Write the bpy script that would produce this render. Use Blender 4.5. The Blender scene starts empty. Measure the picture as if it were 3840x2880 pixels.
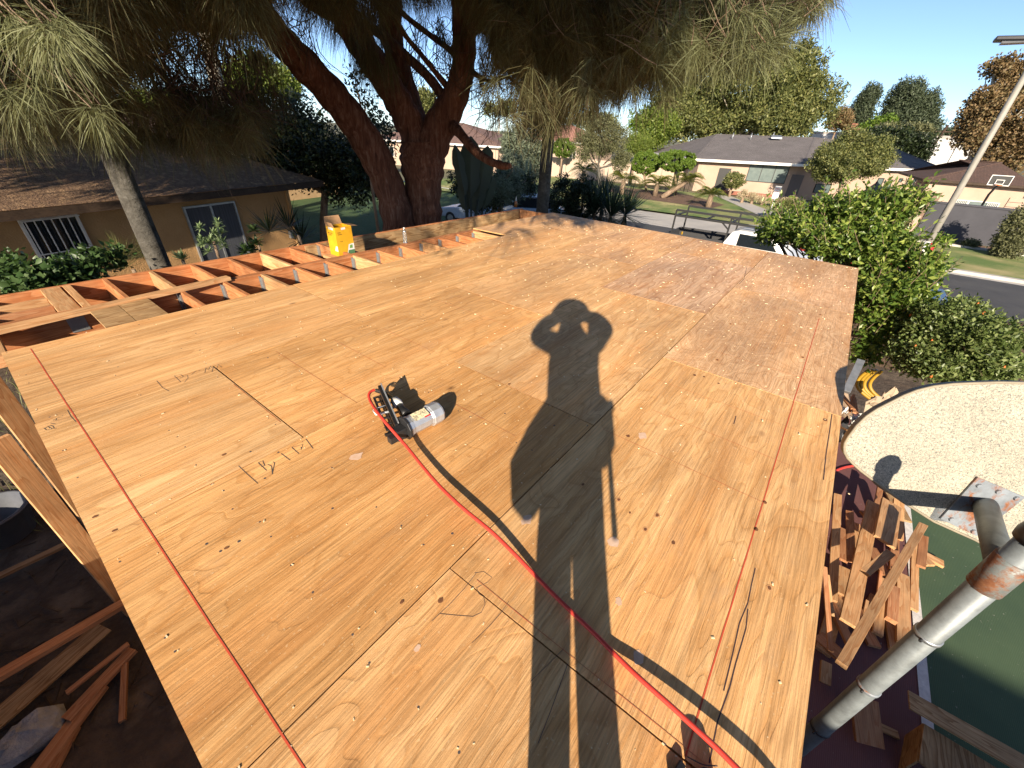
import bpy, math, random
import numpy as np
from mathutils import Vector, Matrix
random.seed(7); rng = np.random.default_rng(11)
scene = bpy.context.scene
COL = scene.collection
CH = 4.525            # eye height above the yard, deck top is 3.0
DZ = 3.0
# ------------------------------------------------------------------ camera
F_PX = 1508.0
def _axes():
    yaw, pitch, roll = 0.6318, 0.5612, -0.0526
    f = Vector((math.cos(yaw)*math.cos(pitch), math.sin(yaw)*math.cos(pitch), -math.sin(pitch)))
    r = Vector((math.sin(yaw), -math.cos(yaw), 0)); d = f.cross(r)
    c, s = math.cos(roll), math.sin(roll)
    return c*r + s*d, -s*r + c*d, f
CR, CD, CF = _axes()
cam = bpy.data.cameras.new('camera'); camo = bpy.data.objects.new('camera', cam); COL.objects.link(camo)
m = Matrix.Identity(4)
for i in range(3):
    m[i][0] = CR[i]; m[i][1] = -CD[i]; m[i][2] = -CF[i]
m.translation = (0, 0, CH); camo.matrix_world = m
cam.sensor_width = 36; cam.lens = F_PX/3840*36; cam.clip_start = 0.02; cam.clip_end = 6000
scene.camera = camo
# ------------------------------------------------------------------ light
SUN = Vector((0.8179, 0.4326, -0.3794)).normalized()     # direction the light travels
w = bpy.data.worlds.new("World"); scene.world = w; w.use_nodes = True
nt = w.node_tree; nt.nodes.clear()
sky = nt.nodes.new('ShaderNodeTexSky'); sky.sky_type = 'NISHITA'; sky.sun_disc = False
sky.sun_elevation = math.asin(-SUN.z); sky.sun_rotation = math.atan2(-SUN.x, -SUN.y)
sky.air_density = 0.6; sky.dust_density = 0.35; sky.ozone_density = 2.2; sky.altitude = 30
bg = nt.nodes.new('ShaderNodeBackground'); bg.inputs[1].default_value = 0.09
wo = nt.nodes.new('ShaderNodeOutputWorld')
nt.links.new(sky.outputs[0], bg.inputs[0]); nt.links.new(bg.outputs[0], wo.inputs[0])
sl = bpy.data.lights.new('sun', 'SUN'); sl.energy = 5.0; sl.angle = math.radians(0.55); sl.color = (1.0, 0.86, 0.68)
so = bpy.data.objects.new('sun', sl); COL.objects.link(so)
so.rotation_euler = SUN.to_track_quat('-Z', 'Y').to_euler(); so.location = (-20, -10, 30)
vs = scene.view_settings
scene.display_settings.display_device = 'sRGB'
vs.view_transform = 'Standard'; vs.look = 'None'; vs.exposure = 1.22; vs.gamma = 1.0; vs.use_curve_mapping = False
# ------------------------------------------------------------------ pixel -> place (with a real distance each time)
def ray(px, py):
    return CR*((px-1920)/F_PX) + CD*((py-1440)/F_PX) + CF
def PZ(px, py, z):
    d = ray(px, py); t = (z-CH)/d.z; return Vector((d.x*t, d.y*t, z))
def PX(px, py, x):
    d = ray(px, py); t = x/d.x; return Vector((x, d.y*t, CH+d.z*t))
def PY(px, py, y):
    d = ray(px, py); t = y/d.y; return Vector((d.x*t, y, CH+d.z*t))
def PR(px, py, r):
    d = ray(px, py); t = r/math.hypot(d.x, d.y); return Vector((d.x*t, d.y*t, CH+d.z*t))
def PN(px, py, p0, n):
    d = ray(px, py); o = Vector((0, 0, CH)); t = (p0-o).dot(n)/d.dot(n); return o+d*t
# ------------------------------------------------------------------ object helpers
def tag(o, label=None, cat=None, group=None, kind=None):
    if label: o['label'] = label
    if cat: o['category'] = cat
    if group: o['group'] = group
    if kind: o['kind'] = kind
    return o
def thing(name, label, cat, loc=(0, 0, 0), rz=0.0, group=None):
    o = bpy.data.objects.new(name, None); COL.objects.link(o); o.location = loc; o.rotation_euler = (0, 0, rz)
    o.empty_display_size = 0.1
    return tag(o, label, cat, group)
def link(name, me, parent=None, mw=None):
    o = bpy.data.objects.new(name, me); COL.objects.link(o)
    if parent is not None:
        o.parent = parent
        bw = root_matrix(parent)
        o.matrix_basis = bw.inverted() @ (mw if mw is not None else Matrix.Identity(4))
    elif mw is not None:
        o.matrix_world = mw
    return o
def root_matrix(o):
    mm = o.matrix_basis.copy() if o.parent is None else None
    if o.parent is None:
        return Matrix.LocRotScale(o.location, o.rotation_euler, o.scale)
    return root_matrix(o.parent) @ o.matrix_basis
def copy_tree(o, parent=None):
    c = o.copy(); COL.objects.link(c)
    if parent is not None: c.parent = parent
    for ch in [x for x in bpy.data.objects if x.parent is o]:
        copy_tree(ch, c)
    return c
class MB:
    def __init__(s): s.v = []; s.f = []; s.mi = []; s.sm = []
    def add(s, vs, fs, mi=0, smooth=False):
        b = len(s.v); s.v += [tuple(p) for p in vs]
        for f in fs: s.f.append(tuple(b+i for i in f)); s.mi.append(mi); s.sm.append(smooth)
        return s
    def hexa(s, p, mi=0):      # p: 8 corners, bottom 0-3 ccw, top 4-7
        return s.add(p, [(3,2,1,0),(4,5,6,7),(0,1,5,4),(1,2,6,5),(2,3,7,6),(3,0,4,7)], mi)
    def box(s, a, b, mi=0):
        x0,y0,z0 = a; x1,y1,z1 = b
        return s.hexa([(x0,y0,z0),(x1,y0,z0),(x1,y1,z0),(x0,y1,z0),(x0,y0,z1),(x1,y0,z1),(x1,y1,z1),(x0,y1,z1)], mi)
    def obox(s, c, ax, ay, az, mi=0):   # centre and three half-extent vectors
        c = Vector(c); ax = Vector(ax); ay = Vector(ay); az = Vector(az)
        return s.hexa([c-ax-ay-az, c+ax-ay-az, c+ax+ay-az, c-ax+ay-az, c-ax-ay+az, c+ax-ay+az, c+ax+ay+az, c-ax+ay+az], mi)
    def bar(s, p, q, wd, ht, up=(0,0,1), mi=0):
        p = Vector(p); q = Vector(q); d = (q-p).normalized(); u = Vector(up)
        sd = d.cross(u)
        if sd.length < 1e-4: sd = d.cross(Vector((1,0,0)))
        sd.normalize(); u = sd.cross(d)
        return s.obox((p+q)/2, (q-p)/2, sd*wd/2, u*ht/2, mi)
    def tube(s, path, rad, n=10, mi=0, cap=True, smooth=True):
        path = [Vector(p) for p in path]
        if not hasattr(rad, '__len__'): rad = [rad]*len(path)
        t0 = (path[1]-path[0]).normalized()
        ref = Vector((0,0,1)) if abs(t0.z) < .9 else Vector((1,0,0))
        u = t0.cross(ref).normalized(); b = len(s.v); k = len(path)
        for i, p in enumerate(path):
            t = (path[min(i+1,k-1)]-path[max(i-1,0)]).normalized()
            u = (u - t*u.dot(t)).normalized(); vv = t.cross(u)
            for j in range(n):
                a = 2*math.pi*j/n
                s.v.append(tuple(p + (u*math.cos(a)+vv*math.sin(a))*rad[i]))
        for i in range(k-1):
            for j in range(n):
                j2 = (j+1) % n
                s.f.append((b+i*n+j, b+i*n+j2, b+(i+1)*n+j2, b+(i+1)*n+j)); s.mi.append(mi); s.sm.append(smooth)
        if cap:
            s.f.append(tuple(b+j for j in reversed(range(n)))); s.mi.append(mi); s.sm.append(False)
            s.f.append(tuple(b+(k-1)*n+j for j in range(n))); s.mi.append(mi); s.sm.append(False)
        return s
    def lathe(s, prof, c=(0,0,0), n=20, mi=0, axis='z', smooth=True):
        b = len(s.v); c = Vector(c)
        for r, z in prof:
            for j in range(n):
                a = 2*math.pi*j/n
                s.v.append(tuple(c+Vector((r*math.cos(a), r*math.sin(a), z))))
        for i in range(len(prof)-1):
            for j in range(n):
                j2 = (j+1) % n
                s.f.append((b+i*n+j, b+i*n+j2, b+(i+1)*n+j2, b+(i+1)*n+j)); s.mi.append(mi); s.sm.append(smooth)
        s.f.append(tuple(b+j for j in reversed(range(n)))); s.mi.append(mi); s.sm.append(False)
        s.f.append(tuple(b+(len(prof)-1)*n+j for j in range(n))); s.mi.append(mi); s.sm.append(False)
        return s
    def prism(s, pts, off, mi=0):      # planar polygon pts extruded by vector off
        pts = [Vector(p) for p in pts]; off = Vector(off); n = len(pts); b = len(s.v)
        s.v += [tuple(p) for p in pts] + [tuple(p+off) for p in pts]
        s.f.append(tuple(b+i for i in reversed(range(n)))); s.f.append(tuple(b+n+i for i in range(n)))
        s.mi += [mi, mi]; s.sm += [False, False]
        for i in range(n):
            j = (i+1) % n
            s.f.append((b+i, b+j, b+n+j, b+n+i)); s.mi.append(mi); s.sm.append(False)
        return s
    def mesh(s, name, mats):
        me = bpy.data.meshes.new(name); me.from_pydata(s.v, [], s.f)
        mats = mats if isinstance(mats, (list, tuple)) else [mats]
        for q in mats: me.materials.append(q)
        me.polygons.foreach_set('material_index', s.mi); me.polygons.foreach_set('use_smooth', s.sm)
        me.update(); return me
    def build(s, name, mats, parent=None, mw=None, bevel=0.0):
        o = link(name, s.mesh(name, mats), parent, mw)
        if bevel:
            bv = o.modifiers.new('bevel', 'BEVEL'); bv.width = bevel; bv.segments = 2; bv.limit_method = 'ANGLE'
        return o
def frame(p, q, up=(0, 0, 1)):
    """matrix with local x along p->q, local z near up, origin at p"""
    p = Vector(p); q = Vector(q); x = (q-p).normalized(); y = Vector(up).cross(x)
    if y.length < 1e-4: y = Vector((0,1,0)).cross(x)
    y.normalize(); z = x.cross(y)
    mm = Matrix.Identity(4)
    for i in range(3): mm[i][0] = x[i]; mm[i][1] = y[i]; mm[i][2] = z[i]
    mm.translation = p; return mm, (q-p).length
def board(name, p, q, wd, th, mats, parent=None, up=(0,0,1), bevel=.002, col=None):
    """a board from p to q: its grain runs along local x; wd across, th along up"""
    mm, L = frame(p, q, up)
    o = MB().box((0,-wd/2,-th/2), (L,wd/2,th/2)).build(name, mats, parent, mm, bevel)
    if col: o.color = col
    return o
# ------------------------------------------------------------------ materials
def newmat(name):
    mt = bpy.data.materials.new(name); mt.use_nodes = True
    n = mt.node_tree; b = n.nodes['Principled BSDF']
    return mt, n, b
def N(n, t, **kw):
    k = n.nodes.new(t)
    for a, v in kw.items(): setattr(k, a, v)
    return k
def ramp(n, pts, interp='LINEAR'):
    r = N(n, 'ShaderNodeValToRGB'); e = r.color_ramp.elements; r.color_ramp.interpolation = interp
    while len(e) < len(pts): e.new(0.5)
    for el, (p, c) in zip(e, pts):
        el.position = p; el.color = (c[0], c[1], c[2], 1) if hasattr(c, '__len__') else (c, c, c, 1)
    return r
def coords(n, scale=(1,1,1), kind='Object', jitter=False):
    tc = N(n, 'ShaderNodeTexCoord'); mp = N(n, 'ShaderNodeMapping'); mp.inputs['Scale'].default_value = scale
    n.links.new(tc.outputs[kind], mp.inputs[0])
    if jitter:
        oi = N(n, 'ShaderNodeObjectInfo'); ml = N(n, 'ShaderNodeVectorMath', operation='SCALE'); 
        cb = N(n, 'ShaderNodeCombineXYZ')
        n.links.new(oi.outputs['Random'], cb.inputs[0]); 
        mu = N(n, 'ShaderNodeMath', operation='MULTIPLY'); mu.inputs[1].default_value = 3.7
        n.links.new(oi.outputs['Random'], mu.inputs[0]); n.links.new(mu.outputs[0], cb.inputs[1])
        n.links.new(mu.outputs[0], cb.inputs[2])
        n.links.new(cb.outputs[0], ml.inputs[0]); ml.inputs['Scale'].default_value = 37.0
        n.links.new(ml.outputs[0], mp.inputs['Location'])
    return mp.outputs[0]
def noise(n, vec, scale, detail=4, rough=.55, dist=0.0):
    k = N(n, 'ShaderNodeTexNoise'); k.inputs['Scale'].default_value = scale; k.inputs['Detail'].default_value = detail
    k.inputs['Roughness'].default_value = rough; k.inputs['Distortion'].default_value = dist
    n.links.new(vec, k.inputs['Vector']); return k
def mixc(n, fac, a, b, blend='MIX'):
    k = N(n, 'ShaderNodeMix', data_type='RGBA', blend_type=blend)
    for sock, v in ((k.inputs[0], fac), (k.inputs[6], a), (k.inputs[7], b)):
        if hasattr(v, 'is_output'): n.links.new(v, sock)
        elif hasattr(v, '__len__'): sock.default_value = (v[0], v[1], v[2], 1)
        else: sock.default_value = v
    return k.outputs[2]
def math_(n, op, a, b=None):
    k = N(n, 'ShaderNodeMath', operation=op)
    for i, v in enumerate((a, b)):
        if v is None: continue
        if hasattr(v, 'is_output'): n.links.new(v, k.inputs[i])
        else: k.inputs[i].default_value = v
    return k.outputs[0]
def bump(n, b, h, strength, dist=.01):
    k = N(n, 'ShaderNodeBump'); k.inputs['Strength'].default_value = strength; k.inputs['Distance'].default_value = dist
    n.links.new(h, k.inputs['Height']); n.links.new(k.outputs[0], b.inputs['Normal'])
def mat(name, c1, c2=None, scale=8.0, rough=.7, metal=0.0, bmp=0.0, bscale=None, stretch=(1,1,1), jitter=False, c3=None, spec=.4, contrast=(.35,.65), kind='Object', bdist=.01):
    mt, n, b = newmat(name); b.inputs['Roughness'].default_value = rough; b.inputs['Metallic'].default_value = metal
    b.inputs['Specular IOR Level'].default_value = spec
    v = coords(n, stretch, kind, jitter)
    c2 = c2 or tuple(x*.8 for x in c1)
    nz = noise(n, v, scale, 6, .6)
    pts = [(contrast[0], c1), (contrast[1], c2)]
    if c3: pts = [(contrast[0], c1), (sum(contrast)/2, c2), (contrast[1], c3)]
    r = ramp(n, pts); n.links.new(nz.outputs[0], r.inputs[0]); n.links.new(r.outputs[0], b.inputs['Base Color'])
    if bmp:
        nb = noise(n, v, bscale or scale*4, 5, .6); bump(n, b, nb.outputs[0], bmp, bdist)
    return mt
def plain(name, c, rough=.5, metal=0.0, spec=.5):
    mt, n, b = newmat(name); b.inputs['Base Color'].default_value = (*c, 1); b.inputs['Roughness'].default_value = rough
    b.inputs['Metallic'].default_value = metal; b.inputs['Specular IOR Level'].default_value = spec
    # a touch of wear so that nothing is perfectly flat
    v = coords(n); nz = noise(n, v, 14, 5); r = ramp(n, [(.3, tuple(x*.86 for x in c)), (.7, tuple(min(1, x*1.06) for x in c))])
    n.links.new(nz.outputs[0], r.inputs[0]); n.links.new(r.outputs[0], b.inputs['Base Color'])
    return mt
def plywood_mat():
    """rotary-cut veneer: contour lines of a stretched field, tone taken from the sheet's own colour"""
    mt, n, b = newmat('plywood'); b.inputs['Specular IOR Level'].default_value = .25
    v = coords(n, (1,1,1), 'Object', True)
    oi = N(n, 'ShaderNodeObjectInfo')
    sep = N(n, 'ShaderNodeSeparateColor'); n.links.new(oi.outputs['Color'], sep.inputs[0])   # R weathering, G swirl, B tone
    def stretched(sc):
        mp = N(n, 'ShaderNodeMapping'); mp.inputs['Scale'].default_value = sc; n.links.new(v, mp.inputs[0]); return mp.outputs[0]
    vl = stretched((.15, 1.5, 1)); 
    f1 = noise(n, vl, 1.5, 2.0, .48, .55)
    f2 = noise(n, stretched((.9, 1.4, 1)), 2.2, 2, .5, .6)
    fm = N(n, 'ShaderNodeMix', data_type='FLOAT'); n.links.new(sep.outputs[1], fm.inputs[0])
    n.links.new(f1.outputs[0], fm.inputs[2]); n.links.new(f2.outputs[0], fm.inputs[3])
    cont = math_(n, 'FRACT', math_(n, 'MULTIPLY', fm.outputs[0], 26.0))
    band = ramp(n, [(0.0, .0), (.58, .06), (.80, .55), (.89, 1.0), (.95, .85), (1.0, 0.0)]); n.links.new(cont, band.inputs[0])
    cont2 = math_(n, 'FRACT', math_(n, 'MULTIPLY', fm.outputs[0], 9.0))
    band2 = ramp(n, [(0.0, .0), (.5, 1.0), (1.0, 0.0)]); n.links.new(cont2, band2.inputs[0])
    fib = noise(n, stretched((2.2, 75, 1)), 1.6, 4, .65)
    streak = noise(n, stretched((.55, 9, 1)), 1.5, 4, .6, .2)
    patch = noise(n, stretched((.5, 1.2, 1)), 1.3, 4, .6)
    # colours
    lo = mixc(n, sep.outputs[2], (.80,.51,.25), (.77,.435,.175))
    lo = mixc(n, sep.outputs[0], lo, (.70,.47,.30))
    hi = mixc(n, sep.outputs[2], (.47,.235,.075), (.47,.205,.055))
    hi = mixc(n, sep.outputs[0], hi, (.42,.22,.115))
    base = mixc(n, math_(n, 'MULTIPLY', band2.outputs[0], .45), lo, hi)
    st = ramp(n, [(.42, 0.0), (.66, 1.0)]); n.links.new(streak.outputs[0], st.inputs[0])
    base = mixc(n, math_(n, 'MULTIPLY', st.outputs[0], .30), base, hi)
    base = mixc(n, math_(n, 'MULTIPLY', band.outputs[0], math_(n, 'ADD', .42, math_(n, 'MULTIPLY', sep.outputs[0], .5))), base, hi)
    mid = noise(n, stretched((1.1, 17, 1)), 1.7, 5, .62, .5)
    md = ramp(n, [(.50, 0.0), (.60, .75), (.66, .15), (.78, .6)]); n.links.new(mid.outputs[0], md.inputs[0])
    base = mixc(n, math_(n, 'MULTIPLY', md.outputs[0], .38), base, hi)
    rd = noise(n, stretched((.45, 3.2, 1)), 1.1, 3, .5, .3); rdr = ramp(n, [(.52, 0), (.68, .5)]); n.links.new(rd.outputs[0], rdr.inputs[0])
    base = mixc(n, rdr.outputs[0], base, (.58,.27,.09))
    pr = ramp(n, [(.36, .80), (.66, 1.18)]); n.links.new(patch.outputs[0], pr.inputs[0])
    base = mixc(n, .9, base, pr.outputs[0], 'MULTIPLY')
    fr = ramp(n, [(.32, .66), (.58, 1.12)]); n.links.new(fib.outputs[0], fr.inputs[0])
    base = mixc(n, .8, base, fr.outputs[0], 'MULTIPLY')
    # scuffs, dirt and knots
    vk = N(n, 'ShaderNodeTexVoronoi'); vk.inputs['Scale'].default_value = 1.7; n.links.new(stretched((.75, 1.25, 1)), vk.inputs['Vector'])
    kn = ramp(n, [(.012, 1.0), (.03, .55), (.065, 0.0)]); n.links.new(vk.outputs['Distance'], kn.inputs[0])
    base = mixc(n, math_(n, 'MULTIPLY', kn.outputs[0], .8), base, (.13,.055,.02))
    grime = noise(n, stretched((1.0, 2.2, 1)), 3.2, 7, .7)
    gr = ramp(n, [(.56, 0.0), (.74, .42)]); n.links.new(grime.outputs[0], gr.inputs[0])
    base = mixc(n, math_(n, 'MULTIPLY', gr.outputs[0], .8), base, (.36,.25,.16))
    speck = noise(n, v, 85, 2, .5); sr = ramp(n, [(.66, 0.0), (.73, .5)]); n.links.new(speck.outputs[0], sr.inputs[0])
    base = mixc(n, sr.outputs[0], base, (.70,.50,.28))
    # side faces: pale cut veneer edge
    n.links.new(base, b.inputs['Base Color'])
    rr = ramp(n, [(.3, .52), (.7, .78)]); n.links.new(patch.outputs[0], rr.inputs[0]); n.links.new(rr.outputs[0], b.inputs['Roughness'])
    hsum = math_(n, 'ADD', math_(n, 'MULTIPLY', fib.outputs[0], .8), math_(n, 'MULTIPLY', grime.outputs[0], .9))
    hsum = math_(n, 'ADD', hsum, math_(n, 'MULTIPLY', band.outputs[0], -.12))
    bump(n, b, hsum, .6, .007)
    return mt
def lumber_mat(name, lo, hi, dark=.0, rough=.7):
    mt, n, b = newmat(name); b.inputs['Roughness'].default_value = rough; b.inputs['Specular IOR Level'].default_value = .25
    v = coords(n, (1,1,1), 'Object', True)
    mp = N(n, 'ShaderNodeMapping'); mp.inputs['Scale'].default_value = (.7, 7, 7); n.links.new(v, mp.inputs[0])
    f = noise(n, mp.outputs[0], 1.3, 2, .5, .35)
    fr = math_(n, 'FRACT', math_(n, 'MULTIPLY', f.outputs[0], 9.0))
    r = ramp(n, [(0, lo), (.6, tuple(a*.55+c*.45 for a, c in zip(lo, hi))), (.93, hi), (1, lo)]); n.links.new(fr, r.inputs[0])
    mp2 = N(n, 'ShaderNodeMapping'); mp2.inputs['Scale'].default_value = (3, 90, 90); n.links.new(v, mp2.inputs[0])
    fb = noise(n, mp2.outputs[0], 1.2, 4, .6); fr2 = ramp(n, [(.3, .72), (.62, 1.1)]); n.links.new(fb.outputs[0], fr2.inputs[0])
    c = mixc(n, .85, r.outputs[0], fr2.outputs[0], 'MULTIPLY')
    p = noise(n, v, 2.5, 5, .65); pr = ramp(n, [(.35, .72-dark), (.65, 1.08)]); n.links.new(p.outputs[0], pr.inputs[0])
    c = mixc(n, .9, c, pr.outputs[0], 'MULTIPLY')
    oi = N(n, 'ShaderNodeObjectInfo'); tr = ramp(n, [(0, .78), (1, 1.12)]); n.links.new(oi.outputs['Random'], tr.inputs[0])
    c = mixc(n, 1.0, c, tr.outputs[0], 'MULTIPLY')
    n.links.new(c, b.inputs['Base Color']); bump(n, b, fb.outputs[0], .3, .004)
    return mt
def leaf_mat(name, c1, c2, trans=.35, rough=.45, c3=None, spec=.4):
    mt, n, b = newmat(name); b.inputs['Roughness'].default_value = rough; b.inputs['Specular IOR Level'].default_value = spec
    g = N(n, 'ShaderNodeNewGeometry')
    pts = [(0, c1), (1, c2)] if c3 is None else [(0, c1), (.6, c2), (1, c3)]
    r = ramp(n, pts); n.links.new(g.outputs['Random Per Island'], r.inputs[0])
    n.links.new(r.outputs[0], b.inputs['Base Color'])
    tr = N(n, 'ShaderNodeBsdfTranslucent'); tc = mixc(n, .5, r.outputs[0], (c2[0]*1.2, c2[1]*1.3, c2[2]*.5)); n.links.new(tc, tr.inputs[0])
    mx = N(n, 'ShaderNodeMixShader'); mx.inputs[0].default_value = trans
    out = [k for k in n.nodes if k.type == 'OUTPUT_MATERIAL'][0]
    n.links.new(b.outputs[0], mx.inputs[1]); n.links.new(tr.outputs[0], mx.inputs[2]); n.links.new(mx.outputs[0], out.inputs[0])
    return mt
def rust_mat(name, base, amount=.5, rough=.5, metal=.6):
    mt, n, b = newmat(name); v = coords(n)
    a = noise(n, v, 9, 7, .7, .3); r = ramp(n, [(amount-.05, 0), (amount+.06, 1)]); n.links.new(a.outputs[0], r.inputs[0])
    a2 = noise(n, v, 40, 4); r2 = ramp(n, [(.3, (.13,.042,.016)), (.7, (.24,.10,.042))]); n.links.new(a2.outputs[0], r2.inputs[0])
    a3 = noise(n, v, 6, 8, .72); r3 = ramp(n, [(.32, tuple(x*.62 for x in base)), (.5, base), (.68, tuple(min(1, x*1.3) for x in base))]); n.links.new(a3.outputs[0], r3.inputs[0])
    c = mixc(n, r.outputs[0], r3.outputs[0], r2.outputs[0]); n.links.new(c, b.inputs['Base Color'])
    mm = math_(n, 'MULTIPLY', math_(n, 'SUBTRACT', 1.0, r.outputs[0]), metal); n.links.new(mm, b.inputs['Metallic'])
    rr = ramp(n, [(0, rough), (1, .9)]); n.links.new(r.outputs[0], rr.inputs[0]); n.links.new(rr.outputs[0], b.inputs['Roughness'])
    bump(n, b, a.outputs[0], .25, .004)
    return mt
M = {}
M['ply'] = plywood_mat()
M['ply_edge'] = lumber_mat('plywood_cut_edge', (.60,.36,.16), (.40,.18,.06))
M['fir'] = lumber_mat('douglas_fir', (.58,.345,.17), (.45,.22,.09))
M['fir_red'] = lumber_mat('red_fir', (.47,.235,.115), (.36,.145,.06))
M['beam'] = lumber_mat('laminated_beam', (.27,.14,.065), (.15,.065,.027), .1)
M['rough_ply'] = lumber_mat('rough_plywood', (.46,.30,.15), (.25,.13,.05), .1)
M['black'] = plain('black_plastic', (.012,.012,.013), .42)
M['steel'] = mat('galvanised_steel', (.42,.44,.45), (.30,.32,.33), 12, .42, .75, .1)
M['pipe'] = rust_mat('galvanised_pipe', (.165,.185,.19), .76, .5, .2)
M['rusty'] = rust_mat('rusty_plate', (.20,.225,.25), .55, .55, .2)
M['dark_steel'] = plain('dark_steel', (.05,.05,.052), .4, .6)
M['white'] = mat('white_paint', (.66,.65,.62), (.58,.57,.54), 5, .5)
M['joist'] = lumber_mat('red_joist', (.50,.22,.095), (.36,.125,.042))
M['red_hose'] = plain('red_rubber', (.52,.045,.03), .38)
M['chalk'] = mat('red_chalk', (.60,.07,.03), (.46,.09,.04), 60, .95)
M['pencil'] = plain('pencil_mark', (.075,.062,.06), .8)
M['glass_dark'] = plain('dark_glass', (.012,.016,.02), .06, 0, .8)
M['asphalt'] = mat('asphalt', (.045,.045,.047), (.065,.064,.063), .8, .85, 0, .3, 90)
M['concrete'] = mat('concrete', (.42,.39,.34), (.33,.31,.28), .7, .8, 0, .2, 40)
M['curb'] = mat('curb_concrete', (.46,.43,.38), (.36,.34,.31), 1.2, .8)
M['skin'] = plain('skin', (.42,.23,.15), .5)
M['shirt'] = mat('grey_cotton', (.10,.10,.11), (.075,.075,.08), 6, .9)
M['jeans'] = mat('blue_denim', (.05,.065,.10), (.035,.045,.07), 10, .9)
M['leather'] = mat('brown_leather', (.16,.08,.04), (.10,.05,.025), 7, .6)
# ------------------------------------------------------------------ leaf clouds
def quad_cloud(name, c, ax, ay, mats, parent=None, fold=.0):
    """one small kite-shaped face pair per leaf. c centre, ax half length, ay half width (N,3 arrays)"""
    n = len(c); v = np.empty((n, 4, 3), np.float32)
    v[:,0] = c-ax; v[:,1] = c-ax*.05+ay; v[:,2] = c+ax; v[:,3] = c-ax*.05-ay
    if fold: 
        nrm = np.cross(ax, ay); nrm /= (np.linalg.norm(nrm, axis=1, keepdims=True)+1e-9)
        L = np.linalg.norm(ay, axis=1, keepdims=True); v[:,1] += nrm*L*fold; v[:,3] += nrm*L*fold
        idx = np.array([[0,3,2],[0,2,1]])
        tri = (np.arange(n)[:,None,None]*4 + idx[None]).reshape(-1)
        starts = np.arange(0, n*6, 3); tot = np.full(n*2, 3)
    else:
        tri = np.arange(n*4); starts = np.arange(0, n*4, 4); tot = np.full(n, 4)
    me = bpy.data.meshes.new(name); me.vertices.add(n*4); me.vertices.foreach_set('co', v.reshape(-1))
    me.loops.add(len(tri)); me.loops.foreach_set('vertex_index', tri.astype(np.int32))
    me.polygons.add(len(starts)); me.polygons.foreach_set('loop_start', starts.astype(np.int32)); me.polygons.foreach_set('loop_total', tot.astype(np.int32))
    for q in (mats if isinstance(mats, (list, tuple)) else [mats]): me.materials.append(q)
    me.update(calc_edges=True); me.validate()
    return link(name, me, parent)
def unit(a): return a/(np.linalg.norm(a, axis=-1, keepdims=True)+1e-9)
def rand_dirs(n): return unit(rng.normal(size=(n,3)))
def leaf_cloud(name, centers, spread, per, ll, lw, mats, parent, up=.5, fold=.35, out=None, droop=0.0):
    """per leaves round every clump centre"""
    k = len(centers); c = np.repeat(np.asarray(centers, float), per, 0)
    sp = np.repeat(np.asarray(spread, float).reshape(-1,1)*np.ones((k,1)), per, 0)
    d = rand_dirs(k*per); c = c + d*sp*rng.random((k*per,1))**.5
    ax = unit(d*.8 + rand_dirs(k*per)*.9 + np.array([0,0,-droop]))
    nr = unit(rand_dirs(k*per) + np.array([0,0,up*2]))
    ay = unit(np.cross(ax, nr))
    s = rng.uniform(.65, 1.3, (k*per,1))
    return quad_cloud(name, c, ax*ll*.5*s, ay*lw*.5*s, mats, parent, fold)
def blob_points(ells, n, shell=.55):
    """clump centres inside ellipsoids [(centre, radii)], mostly near the outside; uneven outline"""
    vol = np.array([r[0]*r[1]*r[2] for _, r in ells])**(2/3); vol = vol/vol.sum()
    out = []
    for (c, r), w_ in zip(ells, vol):
        m_ = max(3, int(n*w_)); d = rand_dirs(m_); rad = shell + (1-shell)*rng.random((m_,1))**.6
        rad = rad*(1+.16*np.sin(d[:,:1]*7+c[0])*np.cos(d[:,1:2]*6+c[1]))
        out.append(np.asarray(c)+d*np.asarray(r)*rad)
    return np.concatenate(out)
# ================================================================== GROUND AND SETTING
def sheet(name, pts, z, mt, kind='structure', label=None):
    me = bpy.data.meshes.new(name); me.from_pydata([(x, y, z) for x, y in pts], [], [tuple(range(len(pts)))])
    me.materials.append(mt); o = link(name, me); tag(o, label, None, None, kind); return o
M['dirt'] = mat('yard_dirt', (.105,.075,.052), (.055,.04,.03), 1.6, .95, 0, .8, 14, c3=(.13,.10,.072), bdist=.04)
M['far_ground'] = mat('far_ground', (.15,.125,.075), (.09,.10,.045), .05, .95, 0, 0)
M['lawn'] = mat('lawn_grass', (.11,.17,.04), (.22,.235,.08), .4, .95, 0, .9, 60, c3=(.36,.31,.14), contrast=(.4,.66), bdist=.05)
M['lawn_dark'] = mat('shaded_lawn', (.035,.075,.018), (.06,.10,.03), .8, .95, 0, .9, 50, bdist=.05)  # darker copy of the lawn with the shade put into its green
M['mulch'] = mat('mulch_bed', (.17,.10,.065), (.10,.06,.04), 3, .95, 0, .8, 40, bdist=.04)
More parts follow.
